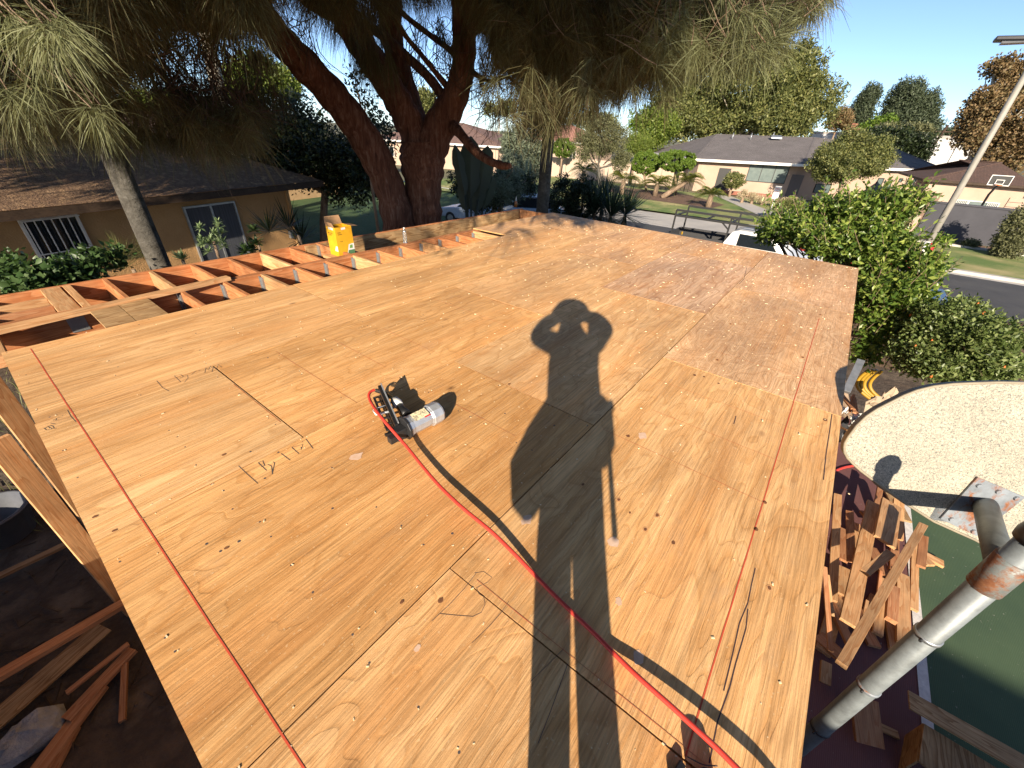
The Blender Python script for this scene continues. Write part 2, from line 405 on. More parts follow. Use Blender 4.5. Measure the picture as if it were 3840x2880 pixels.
def court_mat(name, c1, c2):
    mt, n, b = newmat(name); v = coords(n); b.inputs['Roughness'].default_value = .85; b.inputs['Specular IOR Level'].default_value = .2
    a = noise(n, v, .9, 6, .65); r = ramp(n, [(.3, c1), (.7, c2)]); n.links.new(a.outputs[0], r.inputs[0])
    wv = N(n, 'ShaderNodeTexWave', wave_type='BANDS', bands_direction='Y'); wv.inputs['Scale'].default_value = 21; wv.inputs['Distortion'].default_value = .6; n.links.new(v, wv.inputs[0])
    wr = ramp(n, [(.2, .87), (.7, 1.03)]); n.links.new(wv.outputs[0], wr.inputs[0])
    c = mixc(n, .9, r.outputs[0], wr.outputs[0], 'MULTIPLY')
    d = noise(n, v, 26, 3); dr = ramp(n, [(.70, 0), (.76, .45)]); n.links.new(d.outputs[0], dr.inputs[0]); c = mixc(n, dr.outputs[0], c, (.45,.42,.36))
    n.links.new(c, b.inputs['Base Color']); bump(n, b, wv.outputs[0], .25, .006); return mt
M['maroon'] = court_mat('maroon_court', (.16,.075,.07), (.12,.055,.055))
M['green_court'] = court_mat('green_court', (.07,.11,.06), (.05,.085,.05))
M['line'] = mat('court_line_paint', (.62,.60,.56), (.48,.46,.44), 20, .8, 0, .3, 60)
sheet('ground', [(-900,-900), (2500,-900), (2500,2000), (-900,2000)], -.02, M['far_ground'])
sheet('yard_ground', [(-9,-9), (12.6,-9), (12.6,19), (-9,19)], 0.0, M['dirt'])
sheet('sport_court', [(1.2,-9), (9.6,-9), (9.6,-.55), (1.2,-.55)], .012, M['maroon'])
sheet('sport_court_key', [(1.6,-9), (9.2,-9), (9.2,-2.36), (1.6,-2.36)], .017, M['green_court'])
sheet('court_line', [(1.55,-2.36), (9.25,-2.36), (9.25,-2.27), (1.55,-2.27)], .020, M['line'])
# street runs past the far side of the lot
sheet('street', [(13.0,-90), (26.6,-90), (26.6,90), (13.0,90)], .004, M['asphalt'])
M['road_line'] = mat('road_patch', (.075,.074,.072), (.055,.054,.053), 3, .9)
sheet('street_patch', [(16.5,-40), (17.3,-40), (17.3,40), (16.5,40)], .008, M['road_line'])
def kerb(y0, y1):
    o = MB().box((26.6,y0,-.05), (26.95,y1,.13)).build('kerb', M['curb'], bevel=.02); tag(o, None, None, None, 'structure')
kerb(-60, 2.0); kerb(14.5, 60)
sheet('gutter', [(26.15,-60), (26.6,-60), (26.6,60), (26.15,60)], .010, M['curb'])
sheet('verge_lawn', [(26.95,-60), (36.0,-60), (36.0,0.5), (26.95,0.5)], .10, M['lawn'])
o = MB().box((34.0,-40,.0), (34.3,-2.0,.2)).build('edging_kerb', M['curb'], bevel=.02); tag(o, None, None, None, 'structure')
sheet('dry_bed', [(34.3,-40), (35.8,-40), (35.8,-2), (34.3,-2)], .115, M['mulch'])
sheet('driveway', [(26.6,1.0), (31.0,1.0), (31.2,8.0), (30.6,15.0), (26.6,16.0)], .016, M['concrete'])
sheet('front_lawn', [(31.0,1.0), (46.6,3.0), (46.0,10), (46.0,32), (24.5,34), (26.6,16), (30.6,15), (31.2,8)], .12, M['lawn'])
sheet('flower_bed', [(36.2,8.3), (39.4,8.0), (43.5,12.2), (43.3,19.6), (39.0,19.0), (36.5,14.0)], .135, M['mulch'])
sheet('garden_path', [(33.0,2.0), (36.0,4.9), (41.0,7.7), (46.0,10.6), (46.8,9.3), (41.8,6.2), (37.2,3.4), (35.4,1.6)], .14, M['concrete'])
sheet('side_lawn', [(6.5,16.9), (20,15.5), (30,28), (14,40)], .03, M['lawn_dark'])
# ================================================================== ROOF DECK
deck = thing('roof_deck', 'new plywood roof deck on open joists, filling the foreground', 'roof deck', (4.0, 2.8, 3.0))
def ply_sheet(c, z=3.0, th=.018, col=(0,.3,.5)):
    """c: four corners (x,y) ccw from the near right one"""
    x0, y0 = c[0]; mm = Matrix.Translation((x0, y0, z)); p = [(x-x0, y-y0) for x, y in c]
    bb = MB(); b4 = [(x, y, -th) for x, y in p]; t4 = [(x, y, 0) for x, y in p]
    bb.v = b4+t4; bb.f = [(4,5,6,7),(3,2,1,0),(0,1,5,4),(1,2,6,5),(2,3,7,6),(3,0,4,7)]; bb.mi = [0,0,1,1,1,1]; bb.sm = [False]*6
    o = bb.build('plywood_sheet', [M['ply'], M['ply_edge']], deck, mm); o.color = (*col, 1); return o
g = .0036
YB = [-.478, .757, 1.972, 3.193, 4.468]
ROWS = [[-.19, .672, 3.113, 5.572, 8.09],
        [-.19, 1.918, 4.386, 6.852, 8.14],
        [-.19, .715, 3.168, 5.6, 8.19],
        [-.19, 1.955, 4.45, 6.9, 8.24]]
TONE = {(0,0):(.05,.3,.55),(0,1):(.0,.2,.5),(0,2):(.50,.85,.35),(0,3):(.68,.8,.3),
        (1,0):(.0,.35,.85),(1,1):(.12,.3,.2),(1,2):(.92,.15,.25),(1,3):(.6,.3,.4),
        (2,0):(.0,.1,.35),(2,1):(.02,.25,.75),(2,2):(.20,.2,.35),(2,3):(.45,.2,.45),
        (3,0):(.10,.05,.40),(3,1):(.03,.1,.35),(3,2):(.12,.12,.3),(3,3):(.40,.15,.35)}
TONE[(1,0)] = (0,.2,.95); TONE[(2,0)] = (.05,.0,.3)
DZS = {(1,2):.0014,(0,2):.001,(2,1):.0,(1,1):.001,(3,1):.0015,(2,2):.0008,(3,2):.0004,(0,3):.0006,(1,0):-.001,(0,1):.0008}
for r_ in range(4):
    xs = ROWS[r_]
    for k in range(len(xs)-1):
        y0, y1 = YB[r_]+g, YB[r_+1]-g; e = .0
        x0, x1 = xs[k]+g, xs[k+1]-g
        sk = .012*(random.random()-.5)
        c = [(x0, y0), (x1, y0), (x1+sk, y1), (x0+sk, y1)]
        if k == len(xs)-2: c = [(x0, y0), (8.085+(y0+.48)*.048, y0), (8.085+(y1+.48)*.048, y1), (x0, y1)]
        ply_sheet(c, 3.0+DZS.get((r_,k), 0)*.22, col=TONE[(r_,k)])
# the far corner sheet that reaches over the inner bay, and a strip beyond it
ply_sheet([(5.72,4.472), (8.32,4.472), (8.35,5.22), (5.69,5.22)], 3.0003, col=(.35,.15,.35))
# rough filler pieces between beam and sheets at the left
for (a, b_) in (((.40,4.474),(.60,5.12)), ((.605,4.474),(.83,5.12))):
    o = MB().box((0,0,-.018), (b_[0]-a[0], b_[1]-a[1], 0)).build('filler_panel', M['rough_ply'], deck, Matrix.Translation((a[0], a[1], 2.999)), .001)
JZ = 2.979
def joist(x, y0, y1, mt, th=.038, dp=.24, top=JZ):
    return board('joist', (x, y0, top-dp/2), (x, y1, top-dp/2), th, dp, mt, deck)
# framing: beam, rims
board('laminated_beam', (-.42,5.175,JZ-.145), (8.30,5.175,JZ-.145), .088, .29, M['joist'], deck)
board('rim_board', (-.25,6.068,JZ-.135), (8.34,6.068,JZ-.135), .04, .27, M['joist'], deck)
board('rim_panel', (2.95,6.030,2.79), (8.16,6.030,2.79), .012, .36, M['rough_ply'], deck)
board('end_rim', (8.20,5.23,JZ-.12), (8.20,6.02,JZ-.12), .038, .24, M['fir_red'], deck, bevel=.002)
board('end_rim', (8.23,-.46,JZ-.14), (8.23,4.46,JZ-.14), .038, .24, M['fir'], deck)
board('side_rim', (-.16,-.455,JZ-.14), (8.05,-.455,JZ-.14), .038, .24, M['fir'], deck)
board('corner_beam', (-.235,4.475,JZ-.05), (-.235,6.03,JZ-.05), .14, .09, M['fir'], deck)
board('corner_beam', (-.16,-.43,JZ-.14), (-.16,4.46,JZ-.14), .038, .24, M['fir_red'], deck)
pile = []
JX = [.72+.4064*k for k in range(13)]
def hanger(j, x, y):
    h = MB(); h.box((-.035,-.006,-.20), (-.0205,.05,-.03)).box((.0205,-.006,-.20), (.035,.05,-.03)).box((-.05,.0,-.19), (-.035,.006,-.02)).box((.035,.0,-.19), (.05,.006,-.02)).box((-.035,-.006,-.206), (.035,.05,-.20))
    h.build('joist_hanger', M['steel'], j, Matrix.Translation((x, y, JZ)) @ Matrix.Rotation(math.pi, 4, 'Z'))
for k, x in enumerate(JX):
    if x < 5.66:
        j = joist(x, 4.40, 5.128, M['joist'] if k % 3 else M['fir']); hanger(j, x, 5.128)
for k, x in enumerate(JX[:7]):
    j = joist(x, 5.222, 6.046, M['joist'] if k % 3 != 1 else M['fir'])
    if k == 6:
        h = MB().box((-.045,-.004,-.2), (-.0205,.004,-.01)).box((-.035,-.09,-.2), (-.0205,-.004,-.02)); h.build('joist_hanger', M['steel'], j, Matrix.Translation((x, 6.043, JZ)))
# left end: flat doubled boards and blocking
board('flat_joist', (.30,5.222,JZ-.02), (.30,6.046,JZ-.02), .14, .04, M['fir'], deck)
board('flat_joist', (.42,5.222,JZ-.03), (.42,6.046,JZ-.03), .06, .06, M['fir'], deck)
board('blocking', (-.16,5.72,JZ-.10), (.225,5.74,JZ-.10), .038, .19, M['fir'], deck)
board('blocking', (-.16,5.45,JZ-.10), (.225,5.47,JZ-.10), .038, .19, M['fir_red'], deck)
board('blocking', (-.16,4.52,JZ-.14), (.39,4.50,JZ-.14), .038, .22, M['fir'], deck)
h = MB().box((0,0,0), (.12,.004,.13)); h.build('strap_plate', M['steel'], deck, Matrix.Translation((.24,5.123,2.80)))
# walls below: studs and plates down to the yard
for i in range(14):
    xx = -.08+i*.62
    board('wall_stud', (xx,-.40,0.04), (xx,-.40,2.70), .038, .089, M['fir'], deck, up=(0,1,0))
for i in range(10):
    yy = .1+i*.62
    board('wall_stud', (-.12,yy,0.04), (-.12,yy,2.70), .089, .038, M['fir_red'], deck, up=(0,1,0))
board('sole_plate', (-.15,-.40,.02), (8.1,-.40,.02), .089, .038, M['fir'], deck)
board('sole_plate', (-.12,-.3,.02), (-.12,6.0,.02), .089, .038, M['fir'], deck)
M['osb'] = mat('wall_sheathing', (.34,.22,.11), (.24,.15,.07), 14, .85, 0, .3)
MB().box((-.16,.05,.04), (8.0,.065,2.70)).build('wall_sheathing', M['osb'], deck)
MB().box((.05,.07,.04), (.065,6.0,2.70)).build('wall_sheathing', M['osb'], deck)
# --- marks on the sheets
def ribbon(bb, pts, wd, z):
    pts = [Vector((p[0], p[1], z)) for p in pts]; n = len(pts); b0 = len(bb.v)
    for i, p in enumerate(pts):
        t = (pts[min(i+1,n-1)]-pts[max(i-1,0)]); t.z = 0; t.normalize(); s = Vector((-t.y, t.x, 0))*wd*.5
        bb.v += [tuple(p-s), tuple(p+s)]
    for i in range(n-1):
        bb.f.append((b0+2*i, b0+2*i+2, b0+2*i+3, b0+2*i+1)); bb.mi.append(0); bb.sm.append(False)
MZ = 3.0007
def marks(name, strokes, wd, mt, label=None):
    for k, s in enumerate(strokes):
        bb = MB(); ribbon(bb, [PZ(x, y, 3.0) for x, y in s], wd*.36, MZ+.0001+.00003*k)
        bb.build('pencil_stroke' if name.startswith('pencil') else name, mt, deck)
def chalk(p, q, wd=.006, z=MZ+.0006):
    bb = MB(); p = Vector(p); q = Vector(q); n = 40
    ribbon(bb, [(p.lerp(q, i/n).x+random.uniform(-.0006,.0006), p.lerp(q, i/n).y+random.uniform(-.0006,.0006)) for i in range(n+1)], wd, z)
    return bb.build('chalk_line', M['chalk'], deck)
chalk((-.045,4.40), (-.008,-.3), .0055)
chalk((5.14,-.19), (.68,-.20), .005)
M['chalk_faint'] = mat('faded_red_chalk', (.50,.12,.05), (.50,.25,.10), 9, .95)
for i in range(1, 16):
    x = .72+.4064*(i-1)-.02
    for (ya, yb) in ((-.45,.74), (.80,1.95), (2.0,3.15)):
        if random.random() < .72:
            bb = MB(); a = ya+random.random()*.3; e = yb-random.random()*.4
            ribbon(bb, [(x+random.uniform(-.001,.001), a+(e-a)*t/12) for t in range(13)], .0026, MZ+.0010)
            bb.build('chalk_line', M['chalk_faint'], deck)
def C(x0, y0, s, *pts): return [(x0+p[0]*s, y0+p[1]*s) for p in pts]
k_ = .45208
B1 = lambda *p: C(0, 1400, k_, *p)
marks('pencil_writing', [B1((365,455),(385,470),(425,462),(470,458)), B1((375,458),(395,440),(415,452),(430,458)), B1((400,440),(418,432),(440,440),(448,455)), B1((420,415),(460,420)), B1((440,392),(470,372),(462,392),(492,380)), B1((470,372),(520,362)), B1((517,348),(520,351))], .009, M['pencil'])
marks('pencil_stroke', [B1((560,305),(590,360),(630,402))], .009, M['pencil'])
marks('pencil_stroke', [B1((1300,62),(1350,120),(1402,147))], .009, M['pencil'])
marks('pencil_writing', [B1((1445,20),(1500,72)), B1((1448,22),(1500,10),(1520,28),(1490,42),(1555,15),(1560,40),(1530,75)), B1((1590,10),(1625,-20)), [(744,1392),(754,1388)], [(768,1399),(772,1380),(782,1388),(790,1372)], [(795,1395),(800,1376),(812,1384),(818,1366),(832,1378)]], .008, M['pencil'])
marks('pencil_stroke', [B1((1980,768),(2060,845),(2140,915))], .008, M['pencil'])
B2 = lambda *p: C(1000, 1400, k_, *p)
marks('pencil_writing', [[(968,1735),(1000,1765)], [(968,1735),(985,1728),(992,1745),(978,1752),(1005,1742),(1018,1748),(1022,1778)], B2((50,735),(66,742),(45,840)), B2((120,665),(195,722)), B2((208,615),(268,668)), B2((208,615),(300,590),(285,635)), B2((290,575),(325,545),(385,625))], .010, M['pencil'], 'pencil letters B I M beside the nail gun')
B3 = lambda *p: C(1000, 2130, k_, *p)
marks('pencil_writing', [B3((1368,442),(1520,300),(1640,170),(1745,35)), B3((1725,42),(1800,30),(1870,80),(1830,120),(1740,165),(1760,215),(1800,240),(1812,300),(1780,370),(1710,403),(1560,392),(1440,380))], .005, M['pencil'], 'large pencil letter B across the near seam')
marks('pencil_stroke', [B3((2010,275),(1950,365),(1860,470),(1700,625))], .004, M['pencil'])
B4 = lambda *p: C(1900, 2130, k_, *p)
marks('pencil_stroke', [B4((470,672),(400,745),(200,940))], .004, M['pencil'])
marks('pencil_stroke', [B4((505,800),(450,950),(360,1200),(260,1455))], .005, M['pencil'])
M['crack'] = plain('dark_crack', (.05,.025,.03), .9)
marks('dark_crack', [B4((2062,0),(2030,140),(2000,290),(1930,460),(1880,690),(1800,1020)), B4((2000,340),(1985,500),(1945,640),(1900,790),(1850,990),(1750,1270),(1680,1620))], .011, M['crack'])
marks('dark_crack', [[(2760,1370+190),(2752,1400+190)], [(3120,1552),(3110,1620),(3098,1700),(3088,1800)], [(2800,1003),(2790,1045),(2772,1065)]], .014, M['crack'])
# nail heads, chips and knot holes scattered over the sheets
M['chip'] = mat('pale_wood_chip', (.80,.68,.46), (.62,.48,.28), 30, .8)
bb = MB(); hb = MB()
def chip(x, y, s):
    a = random.random()*6.28; u = Vector((math.cos(a), math.sin(a), 0))*s*random.uniform(.7,1.6); v_ = Vector((-math.sin(a), math.cos(a), 0))*s*.6
    bb.obox((x, y, MZ-.001+s*.35), u, v_, Vector((0,0,s*.35)))
for xi in np.arange(-.14, 8.1, .4064):
    for yi in np.arange(-.44, 4.44, .152):
        if random.random() < .62:
            x = xi+random.gauss(0,.012); y = yi+random.gauss(0,.04)
            hb.lathe([(.0045,0),(.0045,.0004)], (x, y, MZ-.001), 7)
            if random.random() < .75: chip(x+random.gauss(0,.012), y+random.gauss(0,.012), random.uniform(.0020,.0042)*(1+.2*x))
for i in range(900):
    x = random.uniform(-.1,8.05); y = random.uniform(-.45,4.44); chip(x, y, random.uniform(.0010,.0026)*(1+.34*x))
for i in range(150):
    yb = random.choice(YB[1:4]); chip(random.uniform(0,8), yb+random.gauss(.0,.025), random.uniform(.0012,.0030))
for i in range(60):
    hb.lathe([(.0065*random.uniform(.5,1.2),0),(.006,.0004)], (random.uniform(0,8), random.uniform(-.42,4.4), MZ-.001), 8)
o = bb.build('wood_chips', M['chip'], deck); o['kind'] = 'stuff'
o = hb.build('nail_holes', M['pencil'], deck); o['kind'] = 'stuff'
# pale glue scuffs
M['glue'] = mat('dried_glue', (.66,.47,.35), (.58,.38,.25), 30, .85)
def splat(px, py, r):
    c = PZ(px, py, 3.0); pts = [(c.x+r*random.uniform(.6,1.2)*math.cos(a)*1.3, c.y+r*random.uniform(.6,1.2)*math.sin(a), MZ+.0003) for a in np.linspace(0, 6.28, 11)[:-1]]
    s = MB(); s.add(pts, [tuple(range(10))]); s.build('glue_spot', M['glue'], deck)
for px, py, r in ((1335,1712,.03),(1975,1950,.026),(2410,1635,.03),(2300,2033,.026),(2395,2465,.02),(2320,2255,.014),(1565,2430,.012)): splat(px, py, r)

M['knot'] = mat('dark_knot', (.12,.045,.018), (.20,.085,.035), 60, .8)
M['knot_ring'] = mat('knot_ring', (.50,.24,.09), (.60,.32,.14), 40, .8)
def knot(px, py, r, ring=False):
    c = PZ(px, py, 3.0); m_ = MB()
    def disc(rr, z): return [(c.x+rr*random.uniform(.88,1.1)*math.cos(a)*1.35, c.y+rr*random.uniform(.75,1.2)*math.sin(a), z) for a in np.linspace(0, 6.28, 15)[:-1]]
    if ring: q_ = MB(); q_.add(disc(r*1.7, MZ+.0002), [tuple(range(14))]); q_.build('knot_ring', M['knot_ring'], deck)
    m_.add(disc(r, MZ+.0006), [tuple(range(14))]); m_.build('knot', M['knot'], deck)
for px, py, r, rg_ in ((2186,1817,.010,0),(2320,1874,.010,1),(2362,1923,.007,0),(2464,1932,.011,1),(2525,2035,.011,0),(2868,1884,.013,0),(2835,1984,.013,0),(2885,2205,.010,1),(2605,1407,.016,0),(2640,1413,.012,0),(2695,1438,.012,0),(2690,1350,.014,1),(3095,1575,.018,0),(3076,1180,.016,1),(2355,1635,.014,0),(850,2055,.010,0),(1507,2258,.009,0),(3010,1340,.014,1),(2740,1215,.014,1),(2420,1985,.010,1),(1652,2252,.012,0),(430,1990,.010,0),(357,1937,.011,0),(840,1705,.012,0),(1910,1440,.013,0)): knot(px, py, r*.72, rg_)
# ================================================================== THINGS ON THE DECK
def smooth_path(pts, k=6):
    P = [Vector(p) for p in pts]; out = []
    for i in range(len(P)-1):
        a = P[max(i-1,0)]; b = P[i]; c = P[i+1]; d = P[min(i+2,len(P)-1)]
        for j in range(k):
            t = j/k
            out.append(.5*((2*b)+(c-a)*t+(2*a-5*b+4*c-d)*t*t+(3*b-a-3*c+d)*t**3))
    return out+[P[-1]]
# loose board lying on the joists
lb = thing('loose_board', 'long loose two by four lying across the open joists at the left end', 'board', (.6, 4.95, 3.0))
board('plank', (-.30,4.96,2.999), (1.60,5.155,2.999), .095, .038, M['fir'], lb)
# nail gun
ng = thing('nail_gun', 'silver and black pneumatic nail gun lying on its side on the plywood', 'nail gun', (1.25, 1.68, 3.006))
Z0 = 3.006
a = PZ(1524, 1603, 3.070); b_ = PZ(1650, 1539, 3.070); ax = (b_-a).normalized(); L = (b_-a).length
M['alu'] = mat('cast_aluminium', (.56,.58,.60), (.42,.44,.46), 9, .34, .55, .12, 60)
mmx, _ = frame(a, b_)
def xlathe(prof): 
    bb = MB(); bb.lathe(prof, n=10, smooth=False); R = Matrix.Rotation(math.pi/2, 4, 'Y') @ Matrix.Diagonal((1.16,1.16,1,1))
    bb.v = [tuple(R @ Vector(p)) for p in bb.v]; return bb
xlathe([(.030,-.012),(.054,-.006),(.056,0),(.052,.022),(.050,.028),(.050,L*.62),(.053,L*.63),(.053,L*.66),(.058,L*.67),(.058,L*.92),(.052,L*.97),(.036,L)]).build('cylinder_body', M['alu'], ng, mmx, .002)
xlathe([(.030,L),(.030,L+.012),(.02,L+.016)]).build('exhaust_cap', M['black'], ng, mmx)
xlathe([(.058,-.016),(.060,-.014),(.060,-.002),(.056,0)]).build('front_flange', M['dark_steel'], ng, mmx)
M['label_card'] = mat('faded_label', (.72,.62,.38), (.30,.26,.18), 90, .6, contrast=(.48,.56))
MB().box((L*.16,-.032,.0600), (L*.56,.026,.0620)).build('warning_label', M['label_card'], ng, mmx @ Matrix.Rotation(.25, 4, 'X'))
M['label_red'] = plain('red_stripe', (.55,.03,.03), .5)
MB().box((L*.40,-.040,.0622), (L*.56,-.031,.0628)).build('label_stripe', M['label_red'], ng, mmx @ Matrix.Rotation(.25, 4, 'X'))
nb = MB(); n0 = a-ax*.016
nb.obox(n0-ax*.03+Vector((0,0,-.012)), ax*.03, ax.cross(Vector((0,0,1)))*.030, Vector((0,0,.034))).obox(n0-ax*.07+Vector((0,0,-.03)), ax*.03, ax.cross(Vector((0,0,1)))*.02, Vector((0,0,.02)))
nb.build('nose', M['dark_steel'], ng, bevel=.003)
r0 = PZ(1424, 1452, 3.115); r1 = PZ(1489, 1600, 3.085)
MB().bar(r0, r1, .022, .034).build('magazine_rail', M['black'], ng, bevel=.003)
MB().bar(r0+Vector((.012,.0,.02)), r1+Vector((.012,0,.02)), .006, .012).build('magazine_slide', M['alu'], ng)
p0 = PZ(1403, 1492, 3.03); p1 = PZ(1452, 1612, 3.03); d = (p1-p0).normalized(); sd = d.cross(Vector((0,0,1))).normalized()*-1
mg = MB(); Lm = (p1-p0).length; inn = ((r0+r1)/2-(p0+p1)/2); inn.z = 0; wv = inn.normalized()*.055
up_ = Vector((0,0,.028))
mg.bar(p0, p1, .014, .012); mg.bar(p0+wv+up_, p1+wv+up_, .014, .014)
for i in range(7): 
    q = p0.lerp(p1, i/6); mg.bar(q, q+wv+up_, .019, .008)
mg.obox((p0+p1)/2+wv*1.25+up_*1.4, d*Lm*.52, wv.normalized()*.012, Vector((0,0,.022)))
mg.build('magazine', M['black'], ng)
fo = MB().bar(PZ(1443, 1632, 3.012), PZ(1473, 1622, 3.012), .018, .016); fo.build('foot', M['black'], ng, bevel=.003)
h0 = PZ(1527, 1556, 3.075); h1 = PZ(1482, 1503, 3.085)
MB().tube([h0, h0.lerp(h1,.35), h1], [.030,.023,.021], 12).build('grip', M['black'], ng)
MB().tube([h0.lerp(h1,.62), h0.lerp(h1,.8), h0.lerp(h1,1.05)], [.026,.031,.027], 12).build('tape_wrap', M['white'], ng)
M['brass'] = plain('brass', (.42,.30,.12), .35, .8)
c0 = PZ(1476, 1497, 3.092); c1 = PZ(1450, 1478, 3.096)
MB().tube([c0, c1], [.011,.011], 8).build('coupling', M['brass'], ng)
s0 = c1; s1 = PZ(1408, 1463, 3.095); sp = MB(); pts = []
for i in range(90):
    t = i/89; q = s0.lerp(s1, t); aa = t*2*math.pi*13; ux = (s1-s0).normalized().cross(Vector((0,0,1))).normalized()
    pts.append(q+ux*.011*math.cos(aa)+Vector((0,0,.011*math.sin(aa))))
sp.tube(pts, .0022, 5); sp.build('spring_guard', M['dark_steel'], ng)
MB().tube([PZ(1446,1520,3.11), PZ(1401,1534,3.105), PZ(1399,1541,3.10), PZ(1411,1556,3.085), PZ(1425,1553,3.085)], .0036, 6).build('belt_hook', M['alu'], ng)
MB().tube([PZ(1428,1552,3.09), PZ(1470,1540,3.095)], .008, 8).build('bolt', M['alu'], ng)
# air hose
hz = [(1404,1462,.095),(1389,1470,.095),(1383,1484,.09),(1388,1502,.085),(1398,1520,.095),(1411,1540,.105),(1440,1577,.10),(1484,1628,.075),(1529,1680,.048),(1588,1753,.043),(1651,1825,.043),(1732,1902,.043),(1841,1992,.034),(1922,2070,.024),(1990,2140,.015),(2067,2220,.0095),(2144,2295,.0095),(2225,2372,.0105),(2307,2455,.0145),(2402,2546,.028),(2519,2650,.037),(2623,2745,.043),(2696,2813,.046),(2759,2876,.050),(2849,2966,.053),(2940,3061,.055),(3040,3190,.056)]
ho = MB().tube(smooth_path([PZ(x, y, Z0+h) for x, y, h in hz], 8), .0088, 10).build('air_hose', M['red_hose'])
tag(ho, 'red rubber air hose running from the nail gun to the near edge', 'hose')
# black reel at the near end of the chalk line
cr = thing('chalk_reel', 'black plastic chalk reel at the near end of the red line', 'chalk reel', (.60, -.18, 3.006))
q = PZ(2650, 2955, 3.03)
MB().tube([q+Vector((0,0,-.032)), q+Vector((.0,.0,.03))], [.04,.037], 14).build('case', M['black'], cr, bevel=.004)
MB().bar(PZ(2560,2862,3.012), PZ(2520,2925,3.012), .02, .018).build('hook', M['black'], cr, bevel=.004)
MB().tube(smooth_path([PZ(2578,2838,3.012), PZ(2600,2850,3.025), PZ(2640,2868,3.03), PZ(2690,2872,3.02)]), .0018, 5).build('wire', M['pencil'], cr)
# yellow carton
cb = thing('nail_carton', 'yellow cardboard nail carton with open flaps standing in the joist bay', 'box', (3.0, 5.45, 2.75))
A = PY(1254, 855, 5.36); B = PY(1316, 846, 5.36); zt = (A.z+B.z)/2; Cc = PZ(1224, 845, zt)
wx = B.x-A.x; dy = min(.30, Cc.y-5.36); zb = PY(1267, 965, 5.36).z; hh = zt-zb
M['card_yellow'] = mat('yellow_print_card', (.62,.35,.015), (.54,.28,.01), 6, .55)
M['card'] = mat('brown_cardboard', (.36,.22,.115), (.29,.17,.085), 5, .85)
M['card_green'] = plain('green_print', (.07,.16,.07), .55)
M['ink'] = plain('black_ink', (.015,.015,.015), .6)
x0, y0 = A.x, 5.36
cbm = MB(); t = .004
cbm.box((x0,y0,zb), (x0+wx,y0+t,zt)).box((x0,y0+dy-t,zb), (x0+wx,y0+dy,zt)).box((x0,y0+t,zb), (x0+t,y0+dy-t,zt)).box((x0+wx-t,y0+t,zb), (x0+wx,y0+dy-t,zt)).box((x0+t,y0+t,zb), (x0+wx-t,y0+dy-t,zb+t))
cbm.build('carton', M['card_yellow'], cb)
def flap(p, q, off, mt):
    p = Vector(p); q = Vector(q); off = Vector(off); s = MB(); nrm = (q-p).cross(off).normalized()*.003
    s.prism([p, q, q+off+(p-q)*.06, p+off+(q-p)*.06], nrm); s.build('flap', mt, cb)
flap((x0+wx,y0+dy,zt), (x0,y0+dy,zt), (0,.03,.11), M['card'])
flap((x0+wx,y0+.01,zt), (x0+wx,y0+dy-.01,zt), (.11,0,-.012), M['card'])
flap((x0,y0+dy-.01,zt), (x0,y0+.01,zt), (-.02,0,.06), M['card'])
flap((x0+wx*.95,y0+dy*.35,zt-.02), (x0+wx*.3,y0+dy*.35,zt-.02), (0,-dy*.32,-.01), M['card_green'])
# print on the two faces: text bars are real lettering curves
def text(body, size, mw, mt, parent, name='lettering'):
    cu = bpy.data.curves.new(name, 'FONT'); cu.body = body; cu.size = size; cu.extrude = .0004; cu.align_x = 'LEFT'
    o = bpy.data.objects.new(name, cu); COL.objects.link(o)
    dg = bpy.context.evaluated_depsgraph_get(); me = bpy.data.meshes.new_from_object(o.evaluated_get(dg))
    bpy.data.objects.remove(o); me.materials.clear(); me.materials.append(mt); return link(name, me, parent, mw)
def face_mw(o, x, z):
    mm = Matrix.Identity(4); X = Vector(x); Zv = Vector(z); Y = X.cross(Zv)
    for i in range(3): mm[i][0] = X[i]; mm[i][1] = Zv[i]; mm[i][2] = -Y[i] if False else (X.cross(Zv))[i]
    mm.translation = o; return mm
FX = lambda u, v: Vector((x0+u*wx, y0-.0012, zb+v*hh))
FL = lambda u, v: Vector((x0-.0012, y0+dy-u*dy, zb+v*hh))
text('NAILS', hh*.05, face_mw(FX(.12,.80), (1,0,0), (0,0,1)), M['ink'], cb); text('FRAMING', hh*.04, face_mw(FX(.12,.74), (1,0,0), (0,0,1)), M['ink'], cb)
text('5 LB', hh*.05, face_mw(FX(.2,.50), (1,0,0), (0,0,1)), M['ink'], cb)
text('SUB FLOOR', hh*.055, face_mw(FL(.12,.76), (0,-1,0), (0,0,1)), M['ink'], cb); text('SCREWS', hh*.05, face_mw(FL(.2,.70), (0,-1,0), (0,0,1)), M['ink'], cb)
def decal(pts, mt, name):
    s = MB(); s.add(pts, [tuple(range(len(pts)))]); s.build(name, mt, cb)
decal([FX(.50,.02),FX(1,.02),FX(1,.40),FX(.68,.38)], M['white'], 'printed_panel')
e = Vector((0,-.0008,0))
decal([FX(.56,.02)+e,FX(.995,.02)+e,FX(.995,.18)+e,FX(.62,.18)+e], M['card_green'], 'printed_panel'); decal([FX(.70,.24)+e,FX(.90,.24)+e,FX(.90,.36)+e,FX(.74,.35)+e], plain('leaf_green_print', (.13,.27,.06), .5), 'printed_panel')
decal([FX(.36,.90),FX(.62,.91),FX(.62,.985),FX(.36,.975)], M['white'], 'sticker'); decal([FL(.25,.90),FL(.8,.90),FL(.8,.98),FL(.25,.98)], M['white'], 'sticker')
decal([FL(.62,.18),FL(.98,.18),FL(.98,.36),FL(.8,.36)], M['white'], 'sticker')
board('carton_rest', (x0-.1,5.50,zb-.02), (x0+wx+.1,5.50,zb-.02), .24, .038, M['fir'], deck)
